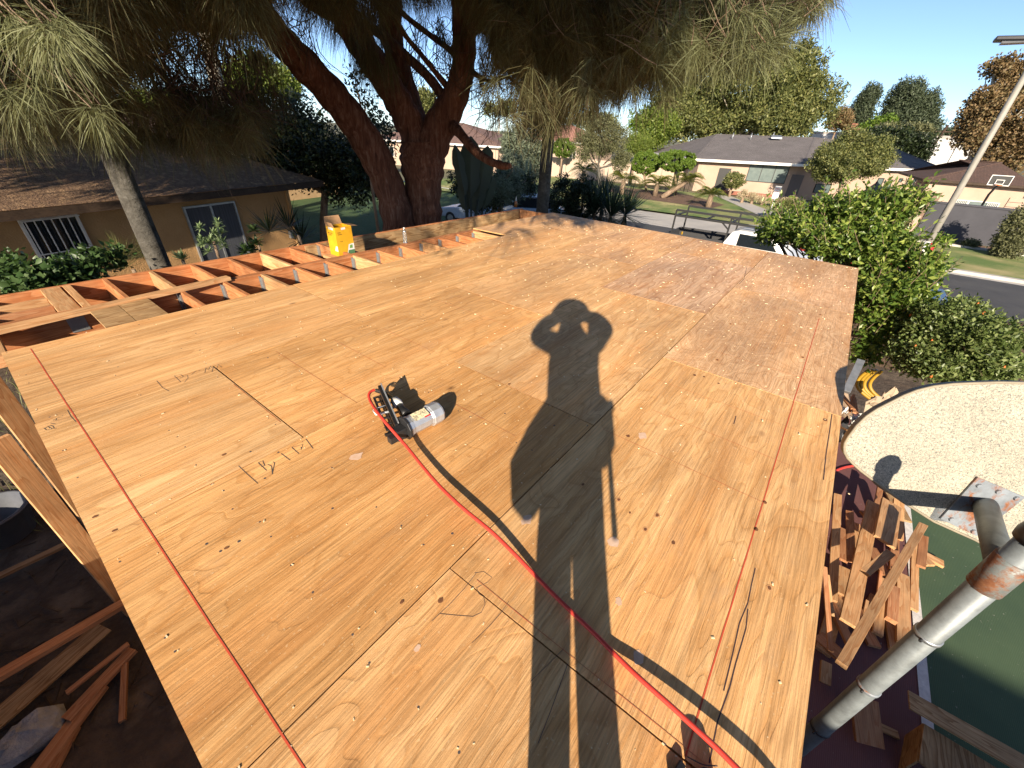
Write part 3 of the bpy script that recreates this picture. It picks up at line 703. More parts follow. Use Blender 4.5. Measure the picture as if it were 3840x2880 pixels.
# bottles
def plastic(name, c, rough=.08, tr=.92):
    mt, n, b = newmat(name); b.inputs['Base Color'].default_value = (*c, 1); b.inputs['Roughness'].default_value = rough
    b.inputs['Transmission Weight'].default_value = tr; b.inputs['IOR'].default_value = 1.33; return mt
M['pet'] = plastic('clear_plastic', (.93,.96,.98))
wb = thing('water_bottle', 'empty clear plastic water bottle standing on the beam', 'bottle', PZ(1520, 911, JZ))
bw = Vector(wb.location)
s = MB(); prof = [(.024,.001),(.030,.006)]
for i in range(14): prof.append((.0315-.0025*(i%2), .016+i*.0088))
prof += [(.031,.150),(.030,.162),(.018,.196),(.0125,.206),(.0125,.214)]
s.lathe(prof, bw, 18); s.build('bottle_body', M['pet'], wb)
MB().lathe([(.0145,.213),(.0150,.215),(.0150,.226),(.013,.228)], bw, 14).build('bottle_cap', M['white'], wb)
M['amber'] = plain('amber_liquid', (.30,.10,.02), .2)
gb = thing('glue_bottle', 'small amber squeeze bottle with white tip on the far rim corner', 'bottle', PZ(1934, 776, JZ))
gw = Vector(gb.location)
MB().lathe([(.032,.0),(.036,.004),(.036,.10),(.026,.125),(.014,.135)], gw, 14).build('bottle_body', M['amber'], gb)
MB().lathe([(.015,.135),(.017,.14),(.012,.165),(.004,.235)], gw, 12).build('nozzle', M['white'], gb)
rag = MB(); rg = PZ(1905, 780, 3.0)
for i in range(5): rag.obox(rg+Vector((random.uniform(-.12,.12), random.uniform(-.02,.02), .0+.006*i)), (.09,0,.01), (0,.03,.01), (0,0,.003))
tag(rag.build('rag', M['white']), 'crumpled pale rag on the far rim beside the amber bottle', 'rag')
# ================================================================== PERSON taking the photograph: only the shadow reaches the picture
LH = Vector((SUN.x, SUN.y, 0)).normalized(); LAT = Vector((LH.y, -LH.x, 0)); PB = LH*-.2+Vector((0,0,3.004))
def pp(lat, h, fwd=0.0): return PB+LAT*lat+LH*fwd+Vector((0,0,h))
def skin_body(name, verts, edges, radii, mt, parent, root=0, sub=2):
    me = bpy.data.meshes.new(name); me.from_pydata([tuple(v) for v in verts], edges, []); me.materials.append(mt)
    o = link(name, me, parent)
    sk = o.modifiers.new('skin', 'SKIN'); sk.use_smooth_shade = True
    for i, r in enumerate(radii): me.skin_vertices[0].data[i].radius = r if hasattr(r, '__len__') else (r, r)
    for i in range(len(verts)): me.skin_vertices[0].data[i].use_root = (i == root)
    sb = o.modifiers.new('sub', 'SUBSURF'); sb.levels = sub; sb.render_levels = sub
    return o
man = thing('person', 'standing person in a brimmed hat with both hands raised, seen as the long shadow', 'person', pp(.12, 0))
V_ = [pp(.10,.96), pp(.08,1.12), pp(.06,1.27), pp(.04,1.38), pp(.01,1.47), pp(0,1.56,.02), pp(0,1.66,.02),        # 0-6 pelvis..head
      pp(-.10,1.37), pp(-.30,1.385,.06), pp(-.205,1.51,.12), pp(-.085,1.56,.165),                                 # 7-10 left arm
      pp(.18,1.43), pp(.37,1.52,.06), pp(.255,1.588,.12), pp(.085,1.575,.165),                                      # 11-14 right arm
      pp(.03,.88), pp(.055,.55), pp(.12,.14), pp(.12,.05), pp(.11,.045,.14),                                        # 15-19 left leg
      pp(.18,.88), pp(.205,.55), pp(.265,.14), pp(.265,.05), pp(.27,.045,.14)]                                      # 20-24 right leg
E_ = [(0,1),(1,2),(2,3),(3,4),(4,5),(5,6),(3,7),(7,8),(8,9),(9,10),(3,11),(11,12),(12,13),(13,14),(0,15),(15,16),(16,17),(17,18),(18,19),(0,20),(20,21),(21,22),(22,23),(23,24)]
R_ = [.215,.205,.215,.19,.12,.11,.10, .10,.09,.092,.05, .10,.09,.088,.05, .10,.084,.058,.052,.045, .10,.080,.060,.055,.045]
skin_body('body', V_, E_, R_, M['shirt'], man)
MB().lathe([(.19,1.625),(.20,1.64),(.19,1.67),(.178,1.70),(.158,1.745),(.115,1.785),(.04,1.80)], PB+LH*.02, 22).build('hat', M['leather'], man)
def hand(side):
    b0 = pp(side*.085, 1.552, .168); s = MB()
    s.obox(b0+LAT*side*-.0, LAT*.014, LH*.012, Vector((0,0,.042)))
    for k in range(4):
        f0 = b0+Vector((0,0,.030-.021*k)); L1 = (.030,.034,.032,.025)[k]
        s.tube([f0, f0+LH*.016-LAT*side*.012, f0+LH*.018-LAT*side*(.012+L1*.5)], [.0085,.008,.0065], 7)
    s.tube([b0+Vector((0,0,-.03))-LH*.004, b0+Vector((0,0,-.022))-LH*.012-LAT*side*.02, b0+Vector((0,0,-.014))-LH*.012-LAT*side*.045], [.010,.009,.007], 7)
    s.build('hand', M['skin'], man)
hand(1); hand(-1)
ph = MB().obox(pp(0, 1.545, .172), LAT*.074, LH*.004, Vector((0,0,.036))).build('phone', M['black'], None, None, .003)
tag(ph, 'slim black phone held up in both hands of the person', 'phone')
tb = MB(); tb.tube([pp(-.05,.99), pp(-.09,.86), pp(-.105,.745), pp(-.085,.65), pp(-.07,.60)], [.05,.085,.120,.088,.03], 12); tb.build('tool_pouch', M['leather'], man)
tb = MB(); tb.tube([pp(.25,1.04), pp(.272,1.0), pp(.268,.86), pp(.25,.785)], [.05,.078,.085,.05], 12); tb.build('tool_pouch', M['leather'], man)
MB().tube([pp(.10,1.0,-.1), pp(.28,1.0,-.02), pp(.27,1.0,.08), pp(.10,1.0,.14), pp(-.07,1.0,.08), pp(-.07,1.0,-.02), pp(.10,1.0,-.1)], .024, 8).build('tool_belt', M['leather'], man)
MB().tube([pp(.335,1.04), pp(.345,1.0)], .02, 8).build('tape_measure', M['black'], man)
MB().tube([pp(.313,.86), pp(.323,.585)], .014, 8).build('hammer_handle', M['leather'], man)
# ================================================================== BASKETBALL HOOP
hoop = thing('basketball_hoop', 'grey basketball pole with the back of a speckled fan backboard', 'basketball hoop', (2.41, -1.215, 0))
bp0 = Vector((3.14, -.83, CH-1.75)); bn = Vector((-.868, -.4636, .1776)).normalized(); bh = Vector((0,0,1)).cross(bn).normalized(); bu = bn.cross(bh)
out = [(-.303,.067),(-.312,.107),(-.307,.155),(-.288,.24),(-.256,.312),(-.212,.372),(-.159,.424),(-.105,.478),(-.049,.52),(.027,.557),(.12,.585),(.222,.605),(.34,.626),(.471,.641),(.62,.642),(.78,.62),(.92,.56),(1.03,.46),(1.10,.33),(1.135,.18),(1.145,0),(1.14,-.2),(1.12,-.38),(1.07,-.52),(1.02,-.575),(.93,-.575),(.719,-.486),(.425,-.390),(.178,-.268),(-.035,-.148),(-.150,-.080),(-.207,-.041),(-.26,.000),(-.290,.036)]
mt, n, b = newmat('speckled_backboard'); v = coords(n); b.inputs['Roughness'].default_value = .6
mpv = N(n, 'ShaderNodeMapping'); mpv.inputs['Scale'].default_value = (1,1,1); n.links.new(v, mpv.inputs[0])
a1 = noise(n, mpv.outputs[0], 105, 3, .62, 1.5); r1_ = ramp(n, [(.40, (.42,.385,.30)), (.51, (.29,.27,.215)), (.62, (.10,.10,.09))]); n.links.new(a1.outputs[0], r1_.inputs[0])
a2 = noise(n, v, 3.5, 4); r2_ = ramp(n, [(.3, .82), (.7, 1.08)]); n.links.new(a2.outputs[0], r2_.inputs[0])
n.links.new(mixc(n, .9, r1_.outputs[0], r2_.outputs[0], 'MULTIPLY'), b.inputs['Base Color']); bump(n, b, a1.outputs[0], .35, .004); M['speckle'] = mt
M['cream_edge'] = mat('cream_gelcoat', (.27,.235,.17), (.22,.19,.14), 8, .5)
mbm = Matrix.Identity(4)
for i in range(3): mbm[i][0] = bh[i]; mbm[i][1] = bu[i]; mbm[i][2] = bn[i]
mbm.translation = bp0
bb = MB().prism([(x, y, -.045) for x, y in out], (0,0,.045)); bb.mi = [0, 1]+[0]*(len(bb.f)-2)
board_o = bb.build('backboard', [M['cream_edge'], M['speckle']], hoop, mbm, .006)
rp = [(x-.42, y-.05) for x, y in out]; rp = [(x*.988+.42, y*.988+.05) for x, y in rp]
bb = MB().tube([(x, y, .002) for x, y in out+out[:1]], .009, 6, cap=False); bb.build('rim_bead', M['cream_edge'], board_o, mbm)
pc = [PN(px, py, bp0, bn) for px, py in ((3660,1785),(3520,1940),(3655,2005),(3838,1860))]
pl_o = MB().prism([p+bn*.004 for p in pc], bn*.012).build('mounting_plate', M['rusty'], hoop, bevel=.002)
for px, py in ((3732,1837),(3558,1940),(3640,1985),(3660,1815),(3800,1862)):
    q = PN(px, py, bp0, bn); MB().tube([q+bn*.014, q+bn*.028], [.017,.015], 6, smooth=False).build('bolt', M['rusty'], pl_o)
PXY = Vector((2.41, -1.215, 0)); PRR = .0575
def pole_z(px, py): return PR(px, py, 2.70).z
ztop = 3.10
M['pole_paint'] = rust_mat('grey_pole_paint', (.125,.135,.125), .76, .5, .2)
MB().tube([PXY, PXY+Vector((0,0,1.2)), PXY+Vector((0,0,ztop))], PRR, 24).build('pole', M['pipe'], hoop)
MB().lathe([(PRR*1.25,ztop-.05),(PRR*1.32,ztop-.01),(PRR*1.2,ztop+.03),(PRR*.7,ztop+.065),(.01,ztop+.075)], PXY, 22).build('pole_cap', M['dark_steel'], hoop)
for px, py, mt_ in ((3080,2731,'dark_steel'),(3269,2582,'rusty'),(3495,2392,'steel')):
    z = pole_z(px, py); MB().lathe([(PRR*1.0,z-.013),(PRR*1.11,z-.011),(PRR*1.11,z+.011),(PRR*1.0,z+.013)], PXY, 24).build('collar', M[mt_], hoop)
    e_ = LAT*-1; MB().tube([PXY+Vector((-.05,.03,z))*1, PXY+Vector((-.075,.04,z))], .008, 6).build('set_screw', M['dark_steel'], hoop)
z0 = pole_z(3700, 2205); z1 = pole_z(3800, 2095)
M['rust_sleeve'] = rust_mat('rusty_sleeve', (.17,.19,.185), .52, .55, .2)
MB().lathe([(PRR,z0-.004),(PRR*1.17,z0),(PRR*1.17,z1),(PRR,z1+.004)], PXY, 24).build('sleeve', M['rust_sleeve'], hoop)
fc = PN(3690, 1892, bp0, bn)
arm0 = PXY+Vector((0,0,(z0+z1)/2+.03))
MB().tube([arm0, arm0.lerp(fc,.5), fc+bn*.01], [.060,.058,.060], 22).build('arm', M['pole_paint'], hoop)
# ring and net on the court side of the backboard
rc = bp0+bh*.45+bu*-.33-bn*.30; rn = MB()
rn.tube([rc+(bh*math.cos(t)+(-bn)*math.sin(t))*.225 for t in np.linspace(0, 2*math.pi, 29)], .009, 8, cap=False)
rn.obox(rc+bn*.255, bn*.045, bh*.06, bu*.05); rn.build('ring', M['rusty'], hoop)
# ================================================================== OFFCUT PILE BESIDE THE DECK
GP = 'timber offcuts piled beside the deck'
def offcut(label, p, q, za, zb_, wd, th=.038, mt='fir', roll=0.0, group=GP, name='offcut', cat='offcut', x0=3060, y0=1750, s=.42194, col=None):
    A = PZ(x0+p[0]*s, y0+p[1]*s, za); B = PZ(x0+q[0]*s, y0+q[1]*s, zb_)
    up = Vector((math.sin(roll)*.7, math.sin(roll)*.7, math.cos(roll)))
    o = board(name, A, B, wd, th, M[mt], None, up, .002); tag(o, label, cat, group); return o
offcut('long pale two by four lying slantwise on top of the offcut pile', (950,520), (225,1760), .62, .70, .085, .05, roll=.15)
offcut('broad six inch plank down the middle of the offcut pile', (512,325), (285,1395), .30, .40, .15)
offcut('wide square sawn block tipped up near the backboard shadow', (668,325), (608,672), .42, .52, .225, roll=-.2)
offcut('short stub with a pale end lying crosswise over the broad plank', (662,765), (432,945), .58, .58, .089)
offcut('straight two by four standing against the deck edge', (193,250), (145,1190), .40, .20, .089, roll=.3)
offcut('short reddish stick leaning left of the broad plank', (298,400), (312,845), .35, .25, .085, mt='fir_red', roll=.4)
offcut('dark narrow stick behind the top of the broad plank', (575,165), (478,650), .22, .20, .07, mt='fir_red')
offcut('slim board with mitred end along the white court line', (878,640), (868,1275), .20, .10, .075)
offcut('coarse grained board under the slanting two by four', (770,960), (775,1590), .16, .12, .12)
offcut('short pink block with angled end at the right of the pile', (958,620), (930,890), .36, .30, .085, mt='fir_red', roll=.3)
offcut('flat square end lying out on the green court', (970,790), (1130,870), .06, .05, .12)
offcut('second flat end half under the pink block', (940,800), (1020,880), .09, .09, .12)
offcut('deep orange block with bright sawn end below the slanting board', (690,1070), (665,1370), .24, .24, .10, .06, mt='fir_red')
offcut('pale board below the slanting one, near the pole', (600,1000), (545,1490), .10, .10, .09)
offcut('tall rough board behind the square block', (735,300), (722,640), .30, .15, .12)
offcut('thin batten standing closest to the deck edge', (75,890), (130,1640), .75, .60, .045, .02, mt='fir_red')
offcut('split sliver of plywood next to the thin batten', (105,960), (150,1330), .7, .5, .03, .012)
offcut('dark timber slanting out of the shade beneath the pile', (120,1180), (310,1590), .14, .16, .089, mt='fir_red')
offcut('short wide offcut half buried at the left of the pile', (245,900), (250,1150), .10, .10, .14)
offcut('red stub buried under the middle of the pile', (700,640), (690,930), .12, .12, .089, mt='fir_red')
offcut('pointed splinter of pale wood in the gap of the pile', (455,1190), (420,1370), .2, .2, .03, .02)
offcut('narrow ripped strip beside the splinter', (575,930), (545,1190), .28, .22, .03, .03, mt='fir_red')
offcut('grey weathered plank by the white line top', (650,210), (790,480), .06, .08, .16, .03, mt='rough_ply')
for k, (p, q, z, wd) in enumerate((((330,500),(420,820),.06,.14),((420,400),(520,520),.1,.1),((330,980),(200,1400),.05,.16),((480,720),(640,980),.06,.14),((560,1180),(420,1500),.03,.18),((250,560),(230,830),.05,.12),((160,1300),(60,1650),.08,.14),((520,560),(700,640),.03,.15),((660,1380),(700,1640),.05,.1),((340,1240),(520,1600),.04,.12))):
    offcut('timber offcut lying deep in the shaded bottom of the pile', p, q, z, z+.02, wd, mt='fir_red' if k % 2 else 'fir')
c8 = dict(x0=2840, y0=2130, s=.45208)
offcut('pinkish plank end in deep shade between deck and pole', (500,560), (700,740), .10, .14, .15, mt='fir_red', **c8)
offcut('dark upright plank end below the pole', (880,1080), (930,1470), .30, .12, .22, mt='fir_red', **c8)
offcut('small grey scrap on the maroon court right of the pole foot', (1000,1310), (1170,1390), .03, .03, .07, .02, mt='rough_ply', **c8)
offcut('shaded board leaning along the deck edge near the pole foot', (570,780), (560,960), .18, .1, .09, **c8)
PG = 'plywood scraps in the near right corner'
offcut('long plywood strip lying over the larger panel, near right corner', (1255,1090), (2330,1700), .42, .42, .17, .018, mt='rough_ply', group=PG, name='plywood_scrap', cat='plywood', **c8)
pts = [PZ(2840+.45208*x, 2130+.45208*y, .34) for x, y in ((1385,1290),(2300,1850),(2100,2200),(1340,1600))]
o = MB().prism(pts, (0,0,-.02)).build('plywood_scrap', M['rough_ply'], None, None, .001); tag(o, 'large shaded plywood panel under the long strip, near right corner', 'plywood', PG)
pts = [PZ(2840+.45208*x, 2130+.45208*y, .30) for x, y in ((1372,1285),(1390,1295),(1345,1610),(1318,1600))]
o = MB().prism(pts, (0,0,-.28)).build('plywood_scrap', M['rough_ply'], None, None, .001); tag(o, 'narrow plywood edge standing under the large panel', 'plywood', PG)
# rubbish heap between deck edge and backboard
def crumple(name, label, cat, px, z, mt, amp, n_=10):
    c = [PZ(x, y, zz) for (x, y), zz in zip(px, z if hasattr(z, '__len__') else [z]*4)]; s = MB()
    for i in range(n_+1):
        for j in range(n_+1):
            u = i/n_; w_ = j/n_; p = c[0]*(1-u)*(1-w_)+c[1]*u*(1-w_)+c[2]*u*w_+c[3]*(1-u)*w_
            s.v.append(tuple(p+Vector((random.gauss(0,amp*.4), random.gauss(0,amp*.4), random.gauss(0,amp)+math.sin(u*9+w_*4)*amp))))
    for i in range(n_):
        for j in range(n_): 
            k = i*(n_+1)+j; s.f.append((k, k+1, k+n_+2, k+n_+1)); s.mi.append(0); s.sm.append(False)
    o = s.build(name, mt); tag(o, label, cat); sd_ = o.modifiers.new('s', 'SOLIDIFY'); sd_.thickness = .004; return o
M['tarp'] = mat('tan_tarpaulin', (.36,.28,.19), (.26,.20,.14), 4, .7, 0, .4)
M['bag'] = mat('black_bag', (.022,.022,.024), (.035,.035,.038), 6, .35, 0, .4)
crumple('tarpaulin', 'crumpled tan tarpaulin behind the backboard edge', 'tarpaulin', ((3205,1600),(3260,1500),(3370,1455),(3330,1560)), (1.1,1.5,1.5,1.1), M['tarp'], .045)
crumple('paper_sack', 'pale creased sack at the deck edge by the backboard tip', 'sack', ((3180,1570),(3235,1550),(3230,1590),(3195,1595)), 1.0, M['white'], .03, 6)
crumple('plastic_bag', 'black plastic bag hanging below the pale sack', 'bag', ((3150,1580),(3215,1585),(3190,1680),(3152,1650)), (.9,.9,.6,.6), M['bag'], .05, 8)
crumple('white_cup', 'crushed white foam cup on the rubbish heap', 'cup', ((3156,1528),(3180,1532),(3176,1550),(3158,1550)), 1.6, M['white'], .02, 4)
M['yellow'] = plain('yellow_hose_plastic', (.34,.20,.015), .5)
yc = thing('hose_coil', 'yellow garden hose coil hanging under the citrus leaves', 'hose', PZ(3240, 1490, .6))
for k, (dx, ry) in enumerate(((0,92),(14,84),(27,76),(48,74))):
    pts = []
    for i in range(19):
        t = math.pi*(.42+.86*i/18) if k < 3 else math.pi*(.6+.7*i/18)
        px = 3268+dx*.9+62*math.cos(t)*(1 if k < 3 else .75); py = 1405+dx*.1+ry*1.0*math.sin(t)*-1 
        pts.append(PR(px, 1430+ry*.95*-math.cos(math.pi*i/18)*1.0, 8.3+.06*k) if False else PR(3262+dx-48*math.sin(math.pi*i/18), 1385+ (i/18)*110+dx*.1, 8.3+.05*k))
    MB().tube(smooth_path(pts, 3), .026, 8).build('coil', M['yellow'], yc)
du = MB().bar(PR(3228,1352,7.6), PR(3172,1470,7.0), .10, .05); tag(du.build('metal_duct', M['steel'], None, None, .004), 'light grey sheet metal length leaning below the far right deck corner', 'metal duct')
for k, (a_, b2, lab) in enumerate((((3155,1480),(3200,1535),'split red batten poking out of the rubbish heap'),((3200,1490),(3208,1550),'pale pointed stake standing in the rubbish heap'),((3186,1545),(3202,1480),'thin broken lath crossing the pale stake'),((3150,1600),(3180,1615),'bright wood sliver at the deck edge over the black bag'))):
    o = board('wood_scrap', PZ(*a_, 1.2), PZ(*b2, 1.25), .07 if k < 2 else .035, .02, M['fir_red' if k != 3 else 'fir']); tag(o, lab, 'wood scrap', 'scraps on the rubbish heap')
M['dark_wood'] = lumber_mat('dark_fence_wood', (.085,.055,.035), (.05,.03,.02), .1)
fn = thing('board_fence', 'dark weathered board fence lying behind the yellow hose coil', 'fence', (12.4, -2.5, 0))
for i in range(14):
    y = .6-.42*i; board('fence_board', (12.55, y, 0), (12.55, y, 1.25), .02, .40, M['dark_wood'], fn, up=(0,1,0))
board('fence_rail', (12.52, .8, .9), (12.52, -5.2, .9), .04, .09, M['dark_wood'], fn)
hl = MB().tube(smooth_path([PZ(3100,1790,.02), PZ(3140,1762,.02), PZ(3190,1748,.02), PZ(3240,1748,.02), PZ(3330,1790,.02)]), .02, 8); tag(hl.build('extension_hose', M['red_hose']), 'red hose end curving over the maroon court under the backboard', 'hose')
# ================================================================== LEFT OF THE DECK, IN THE SHADE
z4 = dict(x0=0, y0=2000, s=.5302, group=None)
for lab, x, y, zt_, wd in (('sunlit upright plank close to the deck, nearest of the two', -.50, 4.50, 2.33, .15), ('upright plank behind the sunlit one, mostly in shade', -.40, 5.30, 2.55, .15)):
    o = board('upright_plank', (x, y, 0), (x+.01, y+.05, zt_), wd, .038, M['fir'], None, (.35,-.94,0)); tag(o, lab, 'plank', 'planks standing left of the deck')
offcut('reddish two by four lying raised in the shade left of the deck', (-60,1040), (900,480), .42, .30, .10, .05, mt='fir_red', name='plank', cat='plank', **z4)
offcut('grey plywood strip under the reddish two by four', (-60,1350), (735,660), .14, .14, .21, .018, mt='rough_ply', name='plywood_strip', cat='plywood', **z4)
offcut('small lath on the ground below the sunlit upright plank', (-20,310), (460,80), .10, .12, .07, .04, mt='fir', name='lath', cat='lath', **z4)
offcut('pointed stake lying near the deck edge in the shade', (890,800), (866,1330), .12, .05, .045, .035, mt='fir_red', name='stake', cat='stake', **z4)
offcut('broken bark faced plank, lower of the two in the near left corner', (250,1700), (720,1080), .06, .08, .12, .04, mt='fir_red', name='plank', cat='plank', **z4)
offcut('broken bark faced plank, upper of the two, reaching under the deck', (470,1320), (940,820), .10, .12, .10, .04, mt='fir_red', name='plank', cat='plank', **z4)
offcut('thin splintered lath above the broken planks', (470,1130), (910,780), .15, .2, .05, .02, mt='fir_red', name='lath', cat='lath', **z4)
offcut('dark plank beside the lower broken plank', (340,1720), (520,1380), .03, .03, .10, .03, mt='fir_red', name='plank', cat='plank', **z4)
cc = MB(); c0 = PZ(100, 2765, .12)
for i in range(1): cc.lathe([(.02,-.12),(.15,-.11),(.20,-.03),(.17,.06),(.09,.11),(.01,.12)], (0,0,0), 9, smooth=False)
cc.v = [tuple(Vector((x*1.25+y*.3, y*.8, z))+c0+Vector((random.gauss(0,.018), random.gauss(0,.018), random.gauss(0,.012)))) for x, y, z in cc.v]
M['rubble'] = mat('broken_concrete', (.33,.34,.36), (.22,.23,.25), 9, .95, 0, .9, 30, bdist=.03)
o = cc.build('concrete_chunk', M['rubble']); tag(o, 'grey lump of broken concrete in the near left corner', 'rubble'); sb = o.modifiers.new('s', 'SUBSURF'); sb.levels = 2; sb.render_levels = 2; sb.subdivision_type = 'SIMPLE'
M['tub'] = mat('grey_tub_plastic', (.11,.115,.13), (.085,.09,.10), 5, .4)
tu = MB().lathe([(.22,0),(.26,.03),(.33,.40),(.36,.41),(.36,.43),(.32,.43),(.25,.05),(.02,.04)], PZ(30, 2010, 0), 28); tag(tu.build('plastic_tub', M['tub']), 'grey plastic tub standing on the shaded ground at the left edge', 'tub')
M['twig'] = plain('dead_twig', (.06,.04,.025), .9)
dbb = MB()
for i in range(260):
    c = Vector((random.uniform(-2.2,.0), random.uniform(3.2,9), .015)); a = random.random()*6.28; l = random.uniform(.05,.28)
    dbb.bar(c, c+Vector((math.cos(a)*l, math.sin(a)*l, random.uniform(0,.03))), .008, .008)
o = dbb.build('ground_litter', M['twig']); tag(o, None, None, None, 'stuff'); o['label'] = 'dead twigs and litter strewn over the shaded dirt left of the deck'
for i in range(26):
    pass
pb = MB()
for i in range(90):
    c = (random.uniform(-2.3,.0), random.uniform(3.0,10), .0); r = random.uniform(.008,.026); pb.lathe([(r*.7,-.01),(r,.3*r),(r*.5,.8*r)], c, 6, smooth=False)
o = pb.build('stones', M['dirt']); tag(o, 'small stones scattered over the shaded dirt left of the deck', None, None, 'stuff')
# boundary fence and house behind the viewpoint: they throw the shade over this corner
bf = thing('garden_fence', 'plain wooden fence shading the ground left of the deck', 'fence', (-2.7, 2.5, 0))
for i in range(60):
    y = -3.6+.16*i*1.0; board('fence_board', (-2.7, y, 0), (-2.7, y, 1.88), .02, .155, M['dark_wood'], bf, up=(0,1,0))
board('fence_rail', (-2.66,-3.7,1.5), (-2.66,6,1.5), .04, .09, M['dark_wood'], bf)
M['stucco'] = mat('tan_stucco', (.50,.33,.17), (.44,.28,.14), 3, .9, 0, .5, 60)
bh_ = thing('low_house', 'low stucco house whose shade falls over the near right corner', 'house', (-6.5, -9, 0))
MB().box((-10,-16,0), (-2.9,-3.9,2.7)).build('wall', M['stucco'], bh_)
M['roof_brown'] = mat('brown_roofing', (.15,.09,.06), (.10,.06,.042), 9, .9, 0, .6, 30)
rf = MB(); rf.add([(-10.5,-16.5,2.7),(-2.5,-16.5,2.7),(-2.5,-3.5,2.7),(-10.5,-3.5,2.7),(-6.5,-16.5,5.2),(-6.5,-3.5,5.2)], [(0,1,4),(2,3,5),(1,2,5,4),(3,0,4,5),(3,2,1,0)]); rf.build('roof', M['roof_brown'], bh_)
wf = MB().box((-2.895,-8,1.0), (-2.86,-6.6,2.1)).build('window', M['white'], bh_); MB().box((-2.859,-7.93,1.07), (-2.85,-6.67,2.03)).build('pane', M['glass_dark'], wf)
# ================================================================== BUILDINGS
M['cream'] = mat('cream_stucco', (.40,.295,.225), (.355,.26,.195), .9, .9, 0, .4, 30)
M['cream_trim'] = mat('white_fascia', (.78,.76,.72), (.70,.68,.64), 2, .6)
def shingle_mat(name, c1, c2, sc=3.2, c3=None):
    mt, n, b = newmat(name); v = coords(n); b.inputs['Roughness'].default_value = .9; b.inputs['Specular IOR Level'].default_value = .2
    br = N(n, 'ShaderNodeTexBrick'); br.inputs['Scale'].default_value = sc; br.inputs['Mortar Size'].default_value = .02
    br.inputs['Color1'].default_value = (*c1, 1); br.inputs['Color2'].default_value = (*c2, 1); br.inputs['Mortar'].default_value = (c1[0]*.4, c1[1]*.4, c1[2]*.4, 1)
    n.links.new(v, br.inputs['Vector'])
    a = noise(n, v, .7, 6, .65); r = ramp(n, [(.3, .8), (.7, 1.12)]); n.links.new(a.outputs[0], r.inputs[0])
    n.links.new(mixc(n, .9, br.outputs[0], r.outputs[0], 'MULTIPLY'), b.inputs['Base Color']); bump(n, b, br.outputs[1], .5, .02); return mt
M['shingle_grey'] = shingle_mat('grey_shingles', (.165,.15,.148), (.13,.118,.116))
M['shingle_brown'] = shingle_mat('brown_shingles', (.12,.075,.06), (.09,.06,.05))
M['shingle_pink'] = shingle_mat('pinkish_shingles', (.20,.125,.105), (.15,.10,.085))
M['brick'] = mat('red_brick', (.28,.11,.075), (.20,.08,.055), 6, .9)
M['iron'] = plain('black_iron', (.02,.02,.02), .5)
M['blind'] = mat('window_blinds', (.115,.15,.14), (.085,.115,.11), 3, .4)
def hip_roof(name, eave, ridge, mt, parent, faces, th=.18, fascia=None):
    """eave: list of points; ridge: list of points; faces: index lists"""
    s = MB(); s.add(list(eave)+list(ridge), faces); o = s.build(name, mt, parent)
    n = len(eave)
    for i in range(n):
        p = Vector(eave[i]); q = Vector(eave[(i+1) % n]); 
        f = MB().bar(p+Vector((0,0,-th/2-.004)), q+Vector((0,0,-th/2-.004)), .05, th); f.build('fascia', fascia or M['cream_trim'], o)
    done = set()
    for f_ in faces:
        for a_, b2 in zip(f_, f_[1:]+f_[:1]):
            if a_ >= n or b2 >= n:
                k_2 = (min(a_, b2), max(a_, b2))
                if k_2 not in done:
                    done.add(k_2); vv_ = list(eave)+list(ridge); MB().bar(Vector(vv_[a_])+Vector((0,0,.02)), Vector(vv_[b2])+Vector((0,0,.02)), .24, .05).build('ridge_cap', mt, o)
    s2 = MB(); s2.add([Vector(p)+Vector((0,0,-th)) for p in eave], [tuple(reversed(range(n)))]); s2.build('soffit', M['cream'], o)
    return o
def on_wall(p, q, u, z, off=0.02):
    p = Vector(p); q = Vector(q); d = (q-p).normalized(); nrm = Vector((d.y, -d.x, 0)); return p+d*u+Vector((0,0,z))+nrm*off
def wall_window(parent, p, q, u0, u1, z0, z1, lights=1, frame_mt=None, pane_mt=None, flip=1, name='window'):
    p = Vector(p); q = Vector(q); d = (q-p).normalized(); nrm = Vector((d.y, -d.x, 0))*flip
    fm = frame_mt or M['iron']; s = MB(); c = .05
    def bx(ua, ub, za, zb, t0, t1):
        a_ = p+d*ua; b2 = p+d*ub
        pts = [a_+nrm*t0, b2+nrm*t0, b2+nrm*t1, a_+nrm*t1]; return [x+Vector((0,0,za)) for x in pts]+[x+Vector((0,0,zb)) for x in pts]
    for (ua, ub, za, zb) in ((u0,u1,z0,z0+c),(u0,u1,z1-c,z1),(u0,u0+c,z0+c,z1-c),(u1-c,u1,z0+c,z1-c)): s.hexa(bx(ua, ub, za, zb, .005, .07))
    for k in range(1, lights):
        um = u0+(u1-u0)*k/lights; s.hexa(bx(um-.03, um+.03, z0+c, z1-c, .005, .06))
    w_ = s.build(name, fm, parent); 
    for k in range(lights):
        ua = u0+(u1-u0)*k/lights; ub = u0+(u1-u0)*(k+1)/lights
        MB().hexa(bx(ua+.03, ub-.03, z0+c*.9, z1-c*.9, .002, .03)).build('pane', pane_mt or M['glass_dark'], w_)
    return w_
